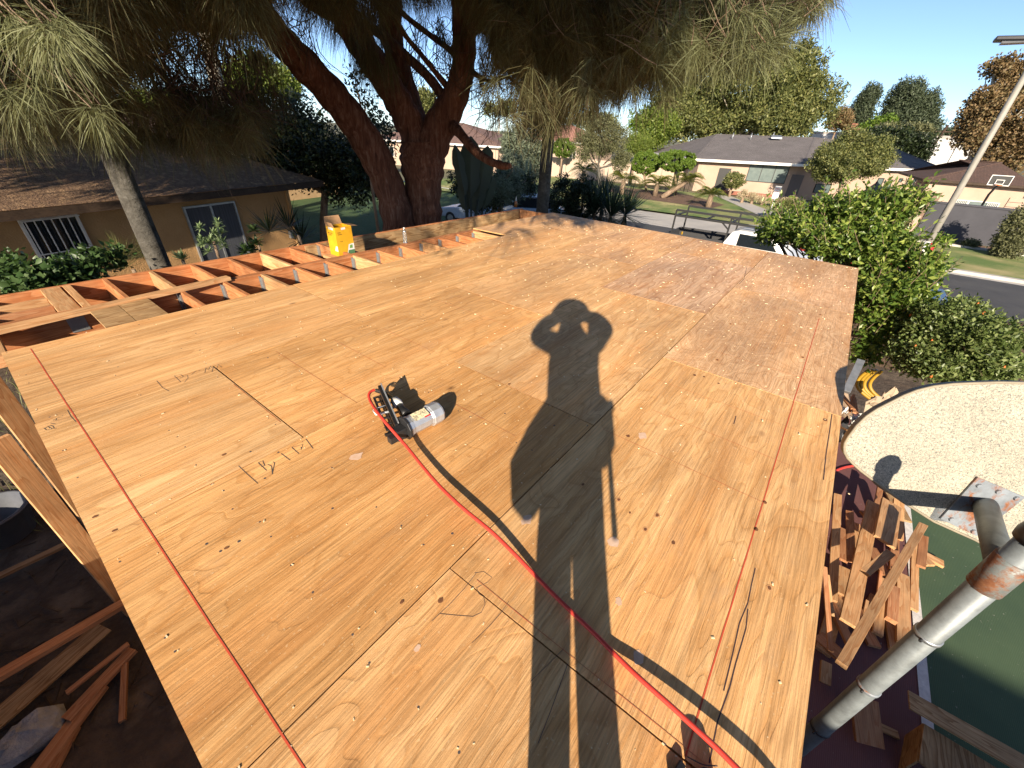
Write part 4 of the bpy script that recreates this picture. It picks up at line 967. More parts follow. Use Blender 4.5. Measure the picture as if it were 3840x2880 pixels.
# --- grey roofed house across the street
gh = thing('ranch_house', 'cream ranch house with grey hipped shingle roof and white fascia across the street', 'house', (56, 6, .2))
e1 = Vector((61.0,23.6,2.98)); e2 = Vector((48.2,13.8,2.98)); e3 = Vector((50.0,4.45,3.14)); e4 = Vector((62.5,-6.6,3.12)); e5 = Vector((72,-2,3.1)); e6 = Vector((72,22,3.1))
r1 = Vector((59.5,15.2,5.25)); r2 = Vector((61.0,5.4,5.35)); r3 = Vector((66.5,-1.2,4.95))
hip_roof('roof', [e1,e2,e3,e4,e5,e6], [r1,r2,r3], M['shingle_grey'], gh, [(0,1,6),(1,2,7,6),(2,3,8,7),(3,4,8),(4,5,6,7,8),(5,0,6)], .22)
gw = [Vector((60,22,0)), Vector((48.95,13.55,0)), Vector((50.75,4.95,0)), Vector((62.4,-5.9,0)), Vector((71,-1,0)), Vector((71,21,0))]
MB().prism([p+Vector((0,0,.0)) for p in gw], (0,0,2.86)).build('wall', M['cream'], gh)
def gz(z): return z
p, q = gw[1], gw[2]; LW = (q-p).length
def on_vwall(px, py, p, q):
    p = Vector((p.x, p.y, 0)); d_ = Vector((q.x-p.x, q.y-p.y, 0)).normalized(); nn_ = Vector((d_.y, -d_.x, 0)); r_ = ray(px, py); o_ = Vector((0,0,CH)); t_ = (p-o_).dot(nn_)/r_.dot(nn_); P_ = o_+r_*t_; return (P_-p).dot(d_), P_.z
wu0, wu1 = on_vwall(2806,642,p,q)[0], on_vwall(2953,655,p,q)[0]; wz1 = on_vwall(2890,617,p,q)[1]; wz0 = on_vwall(2868,684,p,q)[1]
wall_window(gh, p, q, wu0, wu1, wz0, wz1, 3, M['iron'], M['blind'], 1); du_ = on_vwall(2716,650,p,q)[0]; ru_ = on_vwall(2985,680,p,q)[0]
dn = (q-p).normalized(); nn = Vector((-dn.y, dn.x, 0)) * (1 if Vector((-dn.y, dn.x, 0)).x < 0 else -1)
MB().obox(p+dn*du_+nn*.03+Vector((0,0,1.25)), dn*.55, nn*.03, Vector((0,0,1.05))).build('door', M['iron'], gh)
MB().obox(p+dn*(du_+1.0)+nn*.03+Vector((0,0,2.0)), dn*.28, nn*.02, Vector((0,0,.09))).build('number_plate', M['iron'], gh)
MB().obox(p+dn*ru_+nn*.05+Vector((0,0,1.1)), dn*.5, nn*.04, Vector((0,0,1.1))).build('recess_shade_panel', plain('recess_shade_grey', (.12,.10,.095), .8), gh)  # flat panel on the wall, coloured dark for the shade of a recess
MB().obox(p+dn*4.6+nn*.7+Vector((0,0,.22)), dn*2.8, nn*.18, Vector((0,0,.16))).build('brick_planter', M['brick'], gh)
for u in (-.9, -.5): 
    for dd in (-.18, .18):
        b0_ = p+dn*u+nn*1.4+dn*dd; MB().tube([b0_, b0_+Vector((0,0,2.9))], .022, 6).build('porch_post', M['iron'], gh)
rs_ = MB()
for k in range(9): b0_ = p+dn*(-2.6+k*.3)+nn*1.2; rs_.tube([b0_+Vector((0,0,.1)), b0_+Vector((0,0,.95))], .012, 5)
rs_.bar(p+dn*-2.7+nn*1.2+Vector((0,0,.95)), p+dn*0+nn*1.2+Vector((0,0,.95)), .03, .03); rs_.build('porch_railing', M['iron'], gh)
p, q = gw[2], gw[3]
for (ua, ub, za, zb, l) in ((2.6,4.4,.7,1.5,2),(9.4,10.1,.8,2.2,1),(10.7,11.2,.9,2.1,1),(11.9,12.3,1.9,2.25,1),(12.9,13.3,1.5,2.3,1),(13.6,13.9,1.5,2.3,1)):
    wall_window(gh, p, q, ua, ub, za, zb, l, M['iron'], M['blind'], 1)
ch = MB().box((63.2,2.0,4.6), (64.3,2.9,6.25)).build('chimney', M['brick'], gh); MB().box((63.05,1.85,6.25), (64.45,3.05,6.42)).build('chimney_cap', M['brick'], ch); MB().box((63.4,2.2,6.42), (64.1,2.7,6.85)).build('flue', M['brick'], ch)
for (x, y, z) in ((57.5,13.0,4.95),(58,11.2,5.0),(59.6,9.3,5.2)): MB().tube([(x,y,z-.3), (x,y,z+.5)], .05, 7).build('vent_pipe', M['steel'], gh)
MB().obox((58.6,8.8,5.25), (.3,.1,.1), (-.1,.5,0), (0,0,.07)).build('roof_vent', M['steel'], gh)
# --- tan house at the right with brown roof
th_ = thing('tan_house', 'small tan house with brown hipped roof at the right edge', 'house', (46, -14, 0))
f1 = PR(3466,668,44.5); f2 = PR(3900,706,46.5); fz = (f1.z+f2.z)/2; f1.z = f2.z = fz
f3 = f2+Vector((9,1,0)); f4 = f1+Vector((11,1,0))
hip_roof('roof', [f1,f2,f3,f4], [f1+Vector((5.2,-4.2,1.25)), f2+Vector((5.2,4.0,1.25))], M['shingle_brown'], th_, [(0,1,5,4),(1,2,5),(2,3,4,5),(3,0,4)], .14, M['dark_wood'])
w1 = f1+Vector((.45,-.4,0)); w2 = f2+Vector((.45,.4,0)); w1.z = w2.z = 0; w3 = w2+Vector((7.5,0,0)); w4 = w1+Vector((9,0,0))
MB().prism([w1,w2,w3,w4], (0,0,fz-.1)).build('wall', M['cream'], th_)
dd = (w2-w1).normalized(); n3 = Vector((-dd.y, dd.x, 0)); n3 = n3 if n3.x < 0 else -n3; WL = (w2-w1).length
M['door_brown'] = plain('brown_door', (.16,.10,.065), .7)
MB().obox(w1+dd*WL*.12+n3*.04+Vector((0,0,1.05)), dd*.42, n3*.03, Vector((0,0,1.0))).build('door', M['door_brown'], th_)
fl2 = 1
wall_window(th_, w1, w2, WL*.36, WL*.82, .75, 1.75, 3, M['white'], M['blind'], fl2)
gr_ = MB()
for k in range(26):
    u = WL*.37+WL*.44*k/25
    if abs(u-WL*.60) > WL*.10: gr_.obox(w1+dd*u+n3*.10+Vector((0,0,1.25)), dd*.015, n3*.01, Vector((0,0,.5)))
gr_.build('window_bars', M['white'], th_)['kind'] = 'stuff'
for k in range(7): MB().obox(w1+dd*WL*1.05+n3*.05+Vector((0,0,.2+.3*k)), dd*.9, n3*.02, Vector((0,0,.135))).build('garage_panel', M['cream'], th_)
# --- basketball goal in front of the tan house
bg2 = thing('driveway_goal', 'portable basketball goal with clear framed backboard before the tan house', 'basketball hoop', (38.6, -8.6, 0))
gc = PR(3752, 677, 39.0); g_u = Vector((.25,-.97,0)); 
def brd(c, hw, hz_, t): 
    s = MB()
    for (a_, b2, c2, d2) in ((-hw,hw,-hz_,-hz_+t),(-hw,hw,hz_-t,hz_),(-hw,-hw+t,-hz_+t,hz_-t),(hw-t,hw,-hz_+t,hz_-t)): s.obox(c+g_u*(a_+b2)/2+Vector((0,0,(c2+d2)/2)), g_u*(b2-a_)/2, Vector((.02,0,0)), Vector((0,0,(d2-c2)/2)))
    return s
brd(gc, .50, .27, .035).build('board_frame', M['white'], bg2); brd(gc+Vector((-.03,0,-.08)), .19, .12, .028).build('target_square', M['white'], bg2)
MB().obox(gc+Vector((.02,0,0)), g_u*.47, Vector((.008,0,0)), Vector((0,0,.24))).build('board_sheet', plain('smoked_acrylic', (.05,.05,.05), .15), bg2)
rr_ = gc+Vector((-.19,0,-.23)); MB().tube([rr_+Vector((.15*math.cos(t), .15*math.sin(t), 0)) for t in np.linspace(0,6.283,17)], .025, 6, cap=False).build('ring', plain('orange_ring', (.62,.14,.03), .5), bg2)
MB().tube([gc+Vector((.1,0,-.3)), gc+Vector((.75,0,-.8)), Vector((gc.x+.85, gc.y, .1))], .06, 8).build('pole', M['iron'], bg2)
MB().box((gc.x+.4,gc.y-.45,.1), (gc.x+1.6,gc.y+.45,.32)).build('base', M['iron'], bg2, None, .04)
# --- retaining wall by the verge
M['slump'] = mat('wall_with_painted_shade', (.062,.062,.072), (.048,.048,.056), .9, .95, 0, .5, 12)  # grey darkened to put the shade lying on this wall into its colour
rwl = thing('garden_wall', 'long grey garden wall, coloured dark for its shade, behind the verge on the right', 'wall', (36, -12, 0))
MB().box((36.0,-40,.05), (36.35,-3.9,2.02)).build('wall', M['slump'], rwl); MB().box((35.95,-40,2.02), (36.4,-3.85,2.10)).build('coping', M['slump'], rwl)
cw = thing('low_garden_wall', 'low cream wall in front of the gray house driveway, behind the citrus', 'wall', (37, -1, 0)); MB().box((36.1,-3.8,.1), (36.3,.4,1.25)).build('wall', M['cream'], cw)
cw['label'] = 'low cream wall beyond the citrus tree, left of the shade coloured wall'
# --- tan block wall behind the clipped trees
tw = thing('block_wall', 'pale tan garden wall with pilasters behind the clipped round trees', 'wall', (50, 28, 0))
a_ = PR(1985,560,56); b2 = PR(2460,640,54); a_.z = 0; b2.z = 0; dw = (b2-a_).normalized(); lw_ = (b2-a_).length; a_ -= dw*6
M['tan_wall'] = mat('pale_tan_wall', (.42,.33,.26), (.37,.285,.215), .6, .9, 0, .3)
MB().bar(a_+Vector((0,0,1.05)), b2+dw*2+Vector((0,0,1.05)), .25, 2.1).build('wall', M['tan_wall'], tw)
for k in range(14): MB().obox(a_+dw*(1+k*1.9)+Vector((-.1,0,1.08)), dw*.2, dw.cross(Vector((0,0,1)))*.22, Vector((0,0,1.1))).build('pilaster', M['tan_wall'], tw)
def simple_house(label, c, yaw, w, d, h, rise, wall_m, roof_m, cat='house', over=.5, nwin=3, name='house'):
    t = thing(name, label, cat, c); R = Matrix.Rotation(yaw, 3, 'Z'); c = Vector(c)
    X = R @ Vector((1,0,0)); Y = R @ Vector((0,1,0)); Z = Vector((0,0,1))
    MB().obox(c+Z*h/2, X*w/2, Y*d/2, Z*h/2).build('wall', wall_m, t)
    e = [c+X*sx*(w/2+over)+Y*sy*(d/2+over)+Z*h for sx, sy in ((-1,-1),(1,-1),(1,1),(-1,1))]
    i_ = min(w, d)/2
    if w >= d: rg_ = [c+X*-(w/2-i_)+Z*(h+rise), c+X*(w/2-i_)+Z*(h+rise)]; fc_ = [(0,1,5,4),(1,2,5),(2,3,4,5),(3,0,4)]
    else: rg_ = [c+Y*-(d/2-i_)+Z*(h+rise), c+Y*(d/2-i_)+Z*(h+rise)]; fc_ = [(0,1,4),(1,2,5,4),(2,3,5),(3,0,4,5)]
    hip_roof('roof', e, rg_, roof_m, t, fc_, .2)
    for k in range(nwin):
        p_ = c-X*w/2-Y*d/2; q_ = c-X*w/2+Y*d/2; u = d*(k+.5)/nwin
        wall_window(t, p_, q_, u-.6, u+.6, 1.0, 2.1, 2, M['white'], M['glass_dark'], -1)
    return t
simple_house('brown roofed bungalow seen between the big trunk and the cactus', (48, 47, 0), .35, 16, 18, 2.9, 2.2, M['cream'], M['shingle_pink'])
simple_house('pink roofed house behind the clipped lollipop tree', (72, 44, 0), .1, 12, 14, 3.4, 2.4, M['cream'], mat('pink_tiles', (.36,.18,.13), (.30,.15,.11), 3, .9))
simple_house('dark red roofed house beyond the shingle roof on the left', (9.5, 34, 0), .2, 15, 12, 2.8, 1.7, M['stucco'], M['shingle_pink'])
M['white_wall'] = mat('white_warehouse_wall', (.50,.49,.48), (.45,.44,.43), .2, .8)
def warehouse(label, px0, px1, py_t, r, h=None, roof=None, dz=0):
    a_ = PR(px0, py_t, r); b2 = PR(px1, py_t+.06*(px1-px0), r); z = max(3.0, (a_.z+b2.z)/2+dz); a_.z = b2.z = 0; t = thing('warehouse', label, 'warehouse', (a_+b2)/2)
    d_ = (b2-a_); out_ = Vector((a_.x+b2.x, a_.y+b2.y, 0)).normalized()*14
    MB().prism([a_, b2, b2+out_, a_+out_], (0,0,z)).build('wall', M['white_wall'], t)
    s = MB().prism([p+Vector((0,0,z)) for p in (a_, b2, b2+out_, a_+out_)], (0,0,.5)); s.build('parapet', mat('grey_parapet', (.36,.33,.31), (.30,.28,.26), .3, .8), t)
    n_ = int(d_.length/5); 
    for k in range(n_): MB().obox(a_+d_*(k+.5)/n_-out_.normalized()*.1+Vector((0,0,z*.55)), d_.normalized()*.25, out_.normalized()*.1, Vector((0,0,z*.42))).build('pilaster', M['white_wall'], t)
    return t
warehouse('long white warehouse behind the trees at the right', 3040, 3840, 494, 120)
warehouse('white low building glimpsed through the needles far left', 610, 960, 432, 95)
warehouse('white gable ended building beside the pale palm trunk', 770, 850, 372, 110)
# --- left neighbour's house
lh = thing('neighbour_house', 'ochre stucco house with needle covered brown roof on the left', 'house', (2, 15, 0))
EA = Vector((-9.0, 10.62, 2.77)); EB = Vector((8.35, 14.72, 2.77)); dE = (EB-EA).normalized(); nE = Vector((dE.y, -dE.x, 0))   # nE towards the deck
M['needle_roof'] = mat('needle_covered_roof', (.22,.14,.078), (.105,.06,.034), 5, .95, 0, 1.0, 22, (1,1,1), c3=(.30,.19,.10), contrast=(.32,.7), bdist=.06)
RA = EA-nE*5.2+Vector((0,0,1.75)); RB = EB-nE*5.2-dE*4.0+Vector((0,0,1.75)); BB_ = EB-nE*10.4; BA = EA-nE*10.4
rf = MB(); th3 = Vector((0,0,-.10)); 
rf.add([EA,EB,RB,RA,BB_,BA], [(0,1,2,3),(1,4,2),(4,5,3,2),(0,5,4,1)]); ro = rf.build('roof', M['needle_roof'], lh)
MB().bar(EA+th3, EB+th3, .05, .17).build('fascia', M['dark_wood'], ro); MB().bar(EB+th3, BB_+th3, .05, .17).build('fascia', M['dark_wood'], ro)
for k in range(16): 
    p_ = EA+dE*(.5+k*1.1)+Vector((0,0,-.13)); MB().bar(p_-nE*.05, p_-nE*.9, .05, .12).build('rafter_tail', M['dark_wood'], ro)
M['ochre'] = mat('ochre_stucco', (.42,.25,.11), (.36,.21,.088), 2.2, .92, 0, .9, 26, bdist=.02)
WA = EA-nE*.78; WB = EB-nE*.78-dE*.85; WA.z = WB.z = 0
MB().prism([WA, WB, WB-nE*8.6, WA-nE*8.6], (0,0,2.70)).build('wall', M['ochre'], lh)
def on_lh(px, py):
    d = ray(px, py); o = Vector((0,0,CH)); t = (WA-o).dot(nE)/d.dot(nE); P_ = o+d*t; return (P_-WA).dot(dE), P_.z
M['curtain'] = mat('dark_curtain', (.075,.08,.095), (.045,.05,.06), 3, .8, 0, .3, 8, (14,14,.3))
for (pts, kind) in ((((59,822),(285,804),(348,940)), 'barred'), (((678,772),(875,756),(925,950)), 'curtain')):
    u0 = on_lh(*pts[0])[0]; u1, zt1 = on_lh(*pts[1]); zt1 = (on_lh(*pts[0])[1]+zt1)/2
    zb1 = zt1-(1.12 if kind == 'barred' else 1.95); print('window', u0, u1, zb1, zt1)
    w_ = wall_window(lh, WA, WB, u0, u1, zb1, zt1, 2 if kind == 'curtain' else 1, M['white'] if kind == 'barred' else M['steel'], M['curtain'] if kind == 'curtain' else M['glass_dark'], 1)
    if kind == 'barred':
        nb_ = 7
        for k in range(nb_): u = u0+(u1-u0)*(k+.5)/nb_; c_ = WA+dE*u+nE*.12+Vector((0,0,(zb1+zt1)/2)); MB().obox(c_, dE*.009, nE*.009, Vector((0,0,(zt1-zb1)/2+.05))).build('window_bar', M['white'], w_)
        for z in (zb1+.02, zb1+(zt1-zb1)*.36, zt1-.02): MB().obox(WA+dE*(u0+u1)/2+nE*.135+Vector((0,0,z)), dE*(u1-u0)/2, nE*.006, Vector((0,0,.012))).build('window_bar', M['white'], w_)
MB().obox(WB+nE*.05+dE*-.12+Vector((0,0,1.35)), dE*.05, nE*.04, Vector((0,0,1.3))).build('corner_board', M['ochre'], lh)
MB().obox(WB+nE*.08+dE*-.35+Vector((0,0,1.1)), dE*.06, nE*.05, Vector((0,0,.12))).build('meter_box', M['steel'], lh)
# ================================================================== STREET FURNITURE AND VEHICLES
lp = thing('light_pole', 'tall pale steel street light pole leaning out of the picture on the right', 'light pole', PZ(3400, 1110, 0))
lp.location = (20.6, -2.72, 0); lx, ly = 20.6, -2.72
M['pole_pale'] = mat('pale_pole', (.27,.255,.22), (.22,.21,.18), 3, .6)
MB().tube([(lx,ly,0), (lx,ly,4.2), (lx,ly,8.4)], [.105,.09,.07], 14).build('pole', M['pole_pale'], lp)
la = PR(3720, 165, 20.8)
MB().tube([(lx,ly,8.3), (lx+.05,ly-.35,8.05), (la.x, la.y-1.4, la.z)], .04, 8).build('arm', M['steel'], lp)
MB().prism([la+Vector((-.22,0,.05)), la+Vector((.22,0,.05)), la+Vector((.22,-1.3,.0)), la+Vector((-.22,-1.3,.0))], (0,0,.11)).build('lamp_head', M['dark_steel'], lp, None, .03)
MB().obox(la+Vector((0,-.55,.015)), (.17,0,0), (0,.38,0), (0,0,.035)).build('lens', plain('lamp_lens', (.10,.10,.10), .2), lp)
rb = MB().tube([(lx-.01,ly,1.0), (lx-.01,ly,1.9)], [.115,.112], 14); rb.build('notice_band', M['white'], lp)
fl_ = thing('flyer_tape', 'red tattered tape and paper tied round the light pole base', 'tape', (lx-.1, ly-.12, 1.2)); s = MB()
for (dz_, rr2) in ((1.75,.06),(1.45,.08)): s.obox((lx-.10, ly-.13, dz_), (.02,.03,0), (-.03,.09*rr2*8,0), (0,.01,.14))
s.build('tape', plain('red_tape', (.55,.03,.03), .6), fl_)
sg = thing('road_sign', 'small white no parking sign with red lettering on a thin post', 'sign', (32.4, 3.5, 0)); c_ = PR(2912, 725, 32.2)
MB().tube([(c_.x,c_.y,0), (c_.x,c_.y,c_.z+.3)], .03, 8).build('post', M['steel'], sg)
sgn = MB().obox(c_+Vector((-.05,0,.05)), (.008,0,0), (0,.17,0), (0,0,.36)).build('plate', M['white'], sg)
mw_ = Matrix(((0,0,-1,c_.x-.064),(-1,0,0,c_.y+.14),(0,1,0,c_.z+.20),(0,0,0,1)))
text('NO', .16, mw_, M['chalk'], sgn); text('PARKING', .062, Matrix.Translation((0,0,-.11)) @ mw_, M['chalk'], sgn); text('ANY TIME', .056, Matrix.Translation((0,0,-.24)) @ mw_, M['chalk'], sgn)
# pickup with a ladder rack
tk = thing('pickup_truck', 'white pickup truck with black ladder rack parked beyond the deck edge', 'truck', (17.6, 3.4, 0))
M['car_white'] = plain('white_car_paint', (.66,.66,.65), .22)
M['tyre'] = plain('rubber_tyre', (.02,.02,.02), .85)
def P2(u, v_, z): return Vector((18.35+v_, 4.25-u, z))      # u forward along the street, v across
s = MB(); 
s.prism([P2(-1.15,-.92,.55), P2(-1.15,-.92,1.32), P2(1.0,-.92,1.36), P2(1.0,-.92,.55)], (.05,0,0)); s.prism([P2(-1.15,.87,.55), P2(-1.15,.87,1.32), P2(1.0,.87,1.36), P2(1.0,.87,.55)], (.05,0,0))
s.prism([P2(-1.15,-.87,.62), P2(1.0,-.87,.62), P2(1.0,.87,.62), P2(-1.15,.87,.62)], (0,0,.06)); s.prism([P2(-1.2,-.92,.55), P2(-1.2,.92,.55), P2(-1.2,.92,1.3), P2(-1.2,-.92,1.3)], (0,-.05,0))
s.build('bed', plain('dark_bed_liner', (.035,.035,.037), .7), tk)
side = [(1.02,.5),(1.02,1.30),(1.22,1.72),(1.45,1.80),(2.35,1.80),(2.62,1.72),(3.15,1.22),(4.15,1.08),(4.3,.9),(4.3,.5)]
MB().prism([P2(u,-.9,z) for u, z in side], (1.8,0,0)).build('cab', M['car_white'], tk, None, .05)
MB().prism([P2(1.085,-.62,1.36), P2(1.085,.62,1.36), P2(1.235,.55,1.68), P2(1.235,-.55,1.68)], (0,.03,-.005)).build('rear_window', M['glass_dark'], tk)
MB().prism([P2(1.5,-.915,1.28), P2(2.85,-.915,1.28), P2(2.5,-.905,1.68), P2(1.5,-.905,1.70)], (.01,0,0)).build('side_window', M['glass_dark'], tk)
for u in (-.55, 3.3):
    for v_ in (-.86, .66):
        wh = MB().tube([P2(u,v_,.36), P2(u,v_+.2,.36)], .36, 20).build('wheel', M['tyre'], tk); MB().tube([P2(u,v_-.01,.36), P2(u,v_+.21,.36)], .2, 14).build('rim', M['steel'], wh)
rk = MB(); 
for v_ in (-.78,.78):
    for z in (1.98,2.18): rk.bar(P2(-1.0,v_,z), P2(2.6,v_,z), .07, .07)
    for u in (-1.0,1.05): rk.bar(P2(u,v_,1.3), P2(u,v_,2.18), .055, .055, (1,0,0))
    rk.bar(P2(2.6,v_,1.98), P2(2.6,v_,2.18), .05, .05, (1,0,0)); rk.bar(P2(2.6,v_,2.18), P2(3.4,v_*.9,1.9), .05, .05)
    rk.bar(P2(.75,v_,1.98), P2(1.05,v_,1.75), .045, .045)
for u in (-1.0,.15,1.05,2.6): rk.bar(P2(u,-.78,1.975), P2(u,.78,1.975), .05, .05)
rk.build('ladder_rack', M['iron'], tk)
tl = thing('shovel', 'yellow handled shovel standing in the open truck bed', 'tool', P2(-.75,-.3,.7)); MB().bar(P2(-.75,-.3,.69), P2(-.70,-.35,1.35), .05, .05).build('handle', M['yellow'], tl)
tb_ = MB().obox(P2(-.3,-.3,.86), (.25,.06,.02), (-.05,.2,0), (0,0,.14)); tag(tb_.build('tool_crate', plain('blue_crate', (.04,.12,.25), .6)), 'small blue crate in the open truck bed', 'crate')
def car(label, c, yaw, paint, L=4.5, W=1.75, H=1.42, name='parked_car'):
    t = thing(name, label, 'car', c, yaw, 'cars parked around the street'); mw = Matrix.LocRotScale(Vector(c), Matrix.Rotation(yaw, 3, 'Z'), None)
    body = [(-.5*L,.35),(-.5*L,.82),(-.42*L,.90),(.22*L,.92),(.44*L,.80),(.5*L,.62),(.5*L,.35)]
    MB().prism([(x,-W/2,z) for x, z in body], (0,W,0)).build('body', paint, t, mw, .06)
    cab = [(-.40*L,.90),(-.30*L,H-.04),(-.22*L,H),(.06*L,H),(.24*L,.92)]
    cb2 = MB().prism([(x,-W/2+.12,z) for x, z in cab], (0,W-.24,0)).build('cabin', M['glass_dark'], t, mw, .05)
    MB().prism([(-.29*L,-W/2+.15,H-.012),(.055*L,-W/2+.15,H-.012),(.055*L,W/2-.15,H-.012),(-.29*L,W/2-.15,H-.012)], (0,0,.03)).build('roof', paint, t, mw, .01)
    for x in (-.31*L, .31*L):
        for y in (-W/2-.01, W/2-.19):
            wh = MB().tube([(x,y,.32), (x,y+.2,.32)], .32, 18).build('wheel', M['tyre'], t, mw); MB().tube([(x,y-.01,.32), (x,y+.21,.32)], .19, 12).build('rim', M['steel'], wh, mw)
    for y in (-W*.33, W*.33):
        MB().box((L*.49,y-.18,.60), (L*.502,y+.18,.74)).build('headlight', M['glass_dark'], t, mw); MB().box((-L*.503,y-.18,.68), (-L*.49,y+.18,.80)).build('tail_light', plain('red_lens', (.35,.02,.02), .2), t, mw)
    return t
pb_ = plain('pale_blue_paint', (.30,.40,.50), .25)
car('pale blue car parked behind the far deck corner, nearer the slim trunk', (18.7,13.5,.3), 2.3, pb_)
car('second pale blue car half hidden by the big grey green leaves', (17.8,15.8,0), 1.75, plain('blue_grey_paint', (.35,.42,.50), .25))
car('dark blue car glimpsed through the lower citrus leaves', (14.8,-2.6,0), -1.57, plain('dark_blue_paint', (.05,.09,.16), .22))
car('old rust brown car nosing in at the right edge of the street', (15.4,-6.2,0), 1.75, rust_mat('rusty_brown_paint', (.10,.045,.03), .52, .5, .1), 4.8, 1.85, 1.5)
car('red car hidden behind the citrus and the light pole', (23.4,-1.2,0), 1.57, plain('red_paint', (.30,.03,.03), .22))
# overhead wires far left
wr = MB()
for z_, o_ in ((8.6,0),(8.9,.3),(9.8,.6)): wr.tube([(-40,70+o_,z_), (10,74+o_,z_-.5), (60,78+o_,z_)], .03, 4)
tag(wr.build('power_lines', M['iron']), 'thin overhead power lines far behind the needles', 'power line')
up = thing('utility_pole', 'wooden utility pole leaning in front of the distant warehouse on the right', 'utility pole', (95,-12,0)); q_ = PR(3555,470,95); MB().tube([(q_.x-2.2,q_.y+1.6,0), (q_.x,q_.y,q_.z)], .16, 8).build('pole', M['dark_wood'], up); MB().bar((q_.x,q_.y-1,q_.z-.8), (q_.x,q_.y+1,q_.z-.8), .12, .12).build('crossarm', M['dark_wood'], up)
# ================================================================== VEGETATION
M['bark_red'] = None
def bark_mat(name, c1, c2, c3, sc=(14,14,2.2)):
    mt, n, b = newmat(name); b.inputs['Roughness'].default_value = .95; b.inputs['Specular IOR Level'].default_value = .15
    v = coords(n, sc); a = noise(n, v, 1.0, 7, .7, .5); r = ramp(n, [(.32, c1), (.52, c2), (.7, c3)]); n.links.new(a.outputs[0], r.inputs[0])
    w_ = coords(n); a2 = noise(n, w_, 1.1, 5, .6); r2 = ramp(n, [(.3, .72), (.7, 1.2)]); n.links.new(a2.outputs[0], r2.inputs[0])
    n.links.new(mixc(n, .9, r.outputs[0], r2.outputs[0], 'MULTIPLY'), b.inputs['Base Color']); bump(n, b, a.outputs[0], 1.0, .05); return mt
M['bark_red'] = bark_mat('red_brown_bark', (.062,.028,.019), (.165,.072,.045), (.29,.17,.12))
M['bark_grey'] = bark_mat('grey_bark', (.055,.05,.042), (.095,.088,.075), (.14,.13,.115), (7,7,9))
M['bark_pale'] = bark_mat('pale_bark', (.30,.26,.20), (.42,.37,.29), (.52,.47,.38), (5,5,8))
M['bark_tan'] = bark_mat('tan_bark', (.16,.11,.075), (.25,.18,.125), (.33,.25,.18))
M['twigs'] = plain('dry_twig', (.085,.055,.038), .9)
M['needle'] = leaf_mat('needle_strands', (.068,.046,.021), (.085,.082,.035), .26, .6, (.16,.165,.08), .25)
M['needle_green_lit'] = leaf_mat('lit_green_needle_strands', (.085,.085,.037), (.14,.152,.068), .28, .55, (.20,.215,.112), .3)  # brighter copy of the needles, sunlight put into the green
def inpoly(px, py, poly):
    x = px; y = py; ins = np.zeros(len(px), bool); j = len(poly)-1
    for i in range(len(poly)):
        xi, yi = poly[i]; xj, yj = poly[j]
        c = ((yi > y) != (yj > y)) & (x < (xj-xi)*(y-yi)/(yj-yi+1e-9)+xi); ins ^= c; j = i
    return ins
def sample_poly(poly, n):
    P = np.array(poly, float); lo = P.min(0); hi = P.max(0); out = np.zeros((0,2))
    while len(out) < n:
        q = lo+(hi-lo)*rng.random((n*3,2)); out = np.concatenate([out, q[inpoly(q[:,0], q[:,1], poly)]])
    return out[:n]
def px_to_world(pxy, r):
    a = (pxy[:,0]-1920)/F_PX; b = (pxy[:,1]-1440)/F_PX
    d = np.outer(a, np.array(CR))+np.outer(b, np.array(CD))+np.array(CF); t = r/np.hypot(d[:,0], d[:,1])
    return d*t[:,None]+np.array([0,0,CH])
def shades_deck(p):
    t = (p[:,2]-3.0)/-SUN.z; x = p[:,0]+SUN.x*t; y = p[:,1]+SUN.y*t
    on = (x > -.5) & (x < 8.5) & (y > -.8) & (y < 6.3) & (p[:,2] > 3.0)
    corner = (x > 6.55) & (y > 3.55+(8.4-x)*.35); bay = (y > 4.62) & (x > 2.6)
    return on & ~corner & ~(bay & (rng.random(len(p)) < .8))
def canopy_points(poly, n, r0, r1):
    q = sample_poly(poly, n); r = rng.uniform(r0, r1, n); p = px_to_world(q, r)
    for k in range(8):
        bad = shades_deck(p); r = np.where(bad, r+1.1, r); p = px_to_world(q, r)
    return p[~shades_deck(p)]
def tuft_cloud(name, roots, dirs, strands, L, width, mats, parent, spread=.55, grav=.5, twig=None):
    n = len(roots); k = n*strands; base = np.repeat(roots, strands, 0)+rng.normal(size=(k,3))*.018
    d = unit(np.repeat(unit(dirs), strands, 0)+rng.normal(size=(k,3))*spread); ln = (L*rng.uniform(.55, 1.25, (k,1)))*np.repeat(rng.uniform(.75,1.2,(n,1)), strands, 0)
    g_ = np.array([0,0,-1.0])*grav
    base = base + d*ln*rng.random((k,1))*.35
    p0 = base; p1 = base+d*ln*.5+g_*ln*.22; p2 = base+d*ln*.88+g_*ln*.80
    s = unit(np.cross(d, rng.normal(size=(k,3))))*width*.5
    v = np.empty((k,6,3), np.float32); v[:,0] = p0-s*.8; v[:,1] = p0+s*.8; v[:,2] = p1-s; v[:,3] = p1+s; v[:,4] = p2-s*.35; v[:,5] = p2+s*.35
    f = (np.arange(k)[:,None,None]*6+np.array([[0,2,3,1],[2,4,5,3]])[None]).reshape(-1)
    me = bpy.data.meshes.new(name); me.vertices.add(k*6); me.vertices.foreach_set('co', v.reshape(-1)); me.loops.add(len(f)); me.loops.foreach_set('vertex_index', f.astype(np.int32))
    me.polygons.add(k*2); me.polygons.foreach_set('loop_start', np.arange(0,k*8,4,dtype=np.int32)); me.polygons.foreach_set('loop_total', np.full(k*2,4,np.int32))
    me.materials.append(mats); me.update(calc_edges=True); o = link(name, me, parent); o['kind'] = 'stuff'; return o
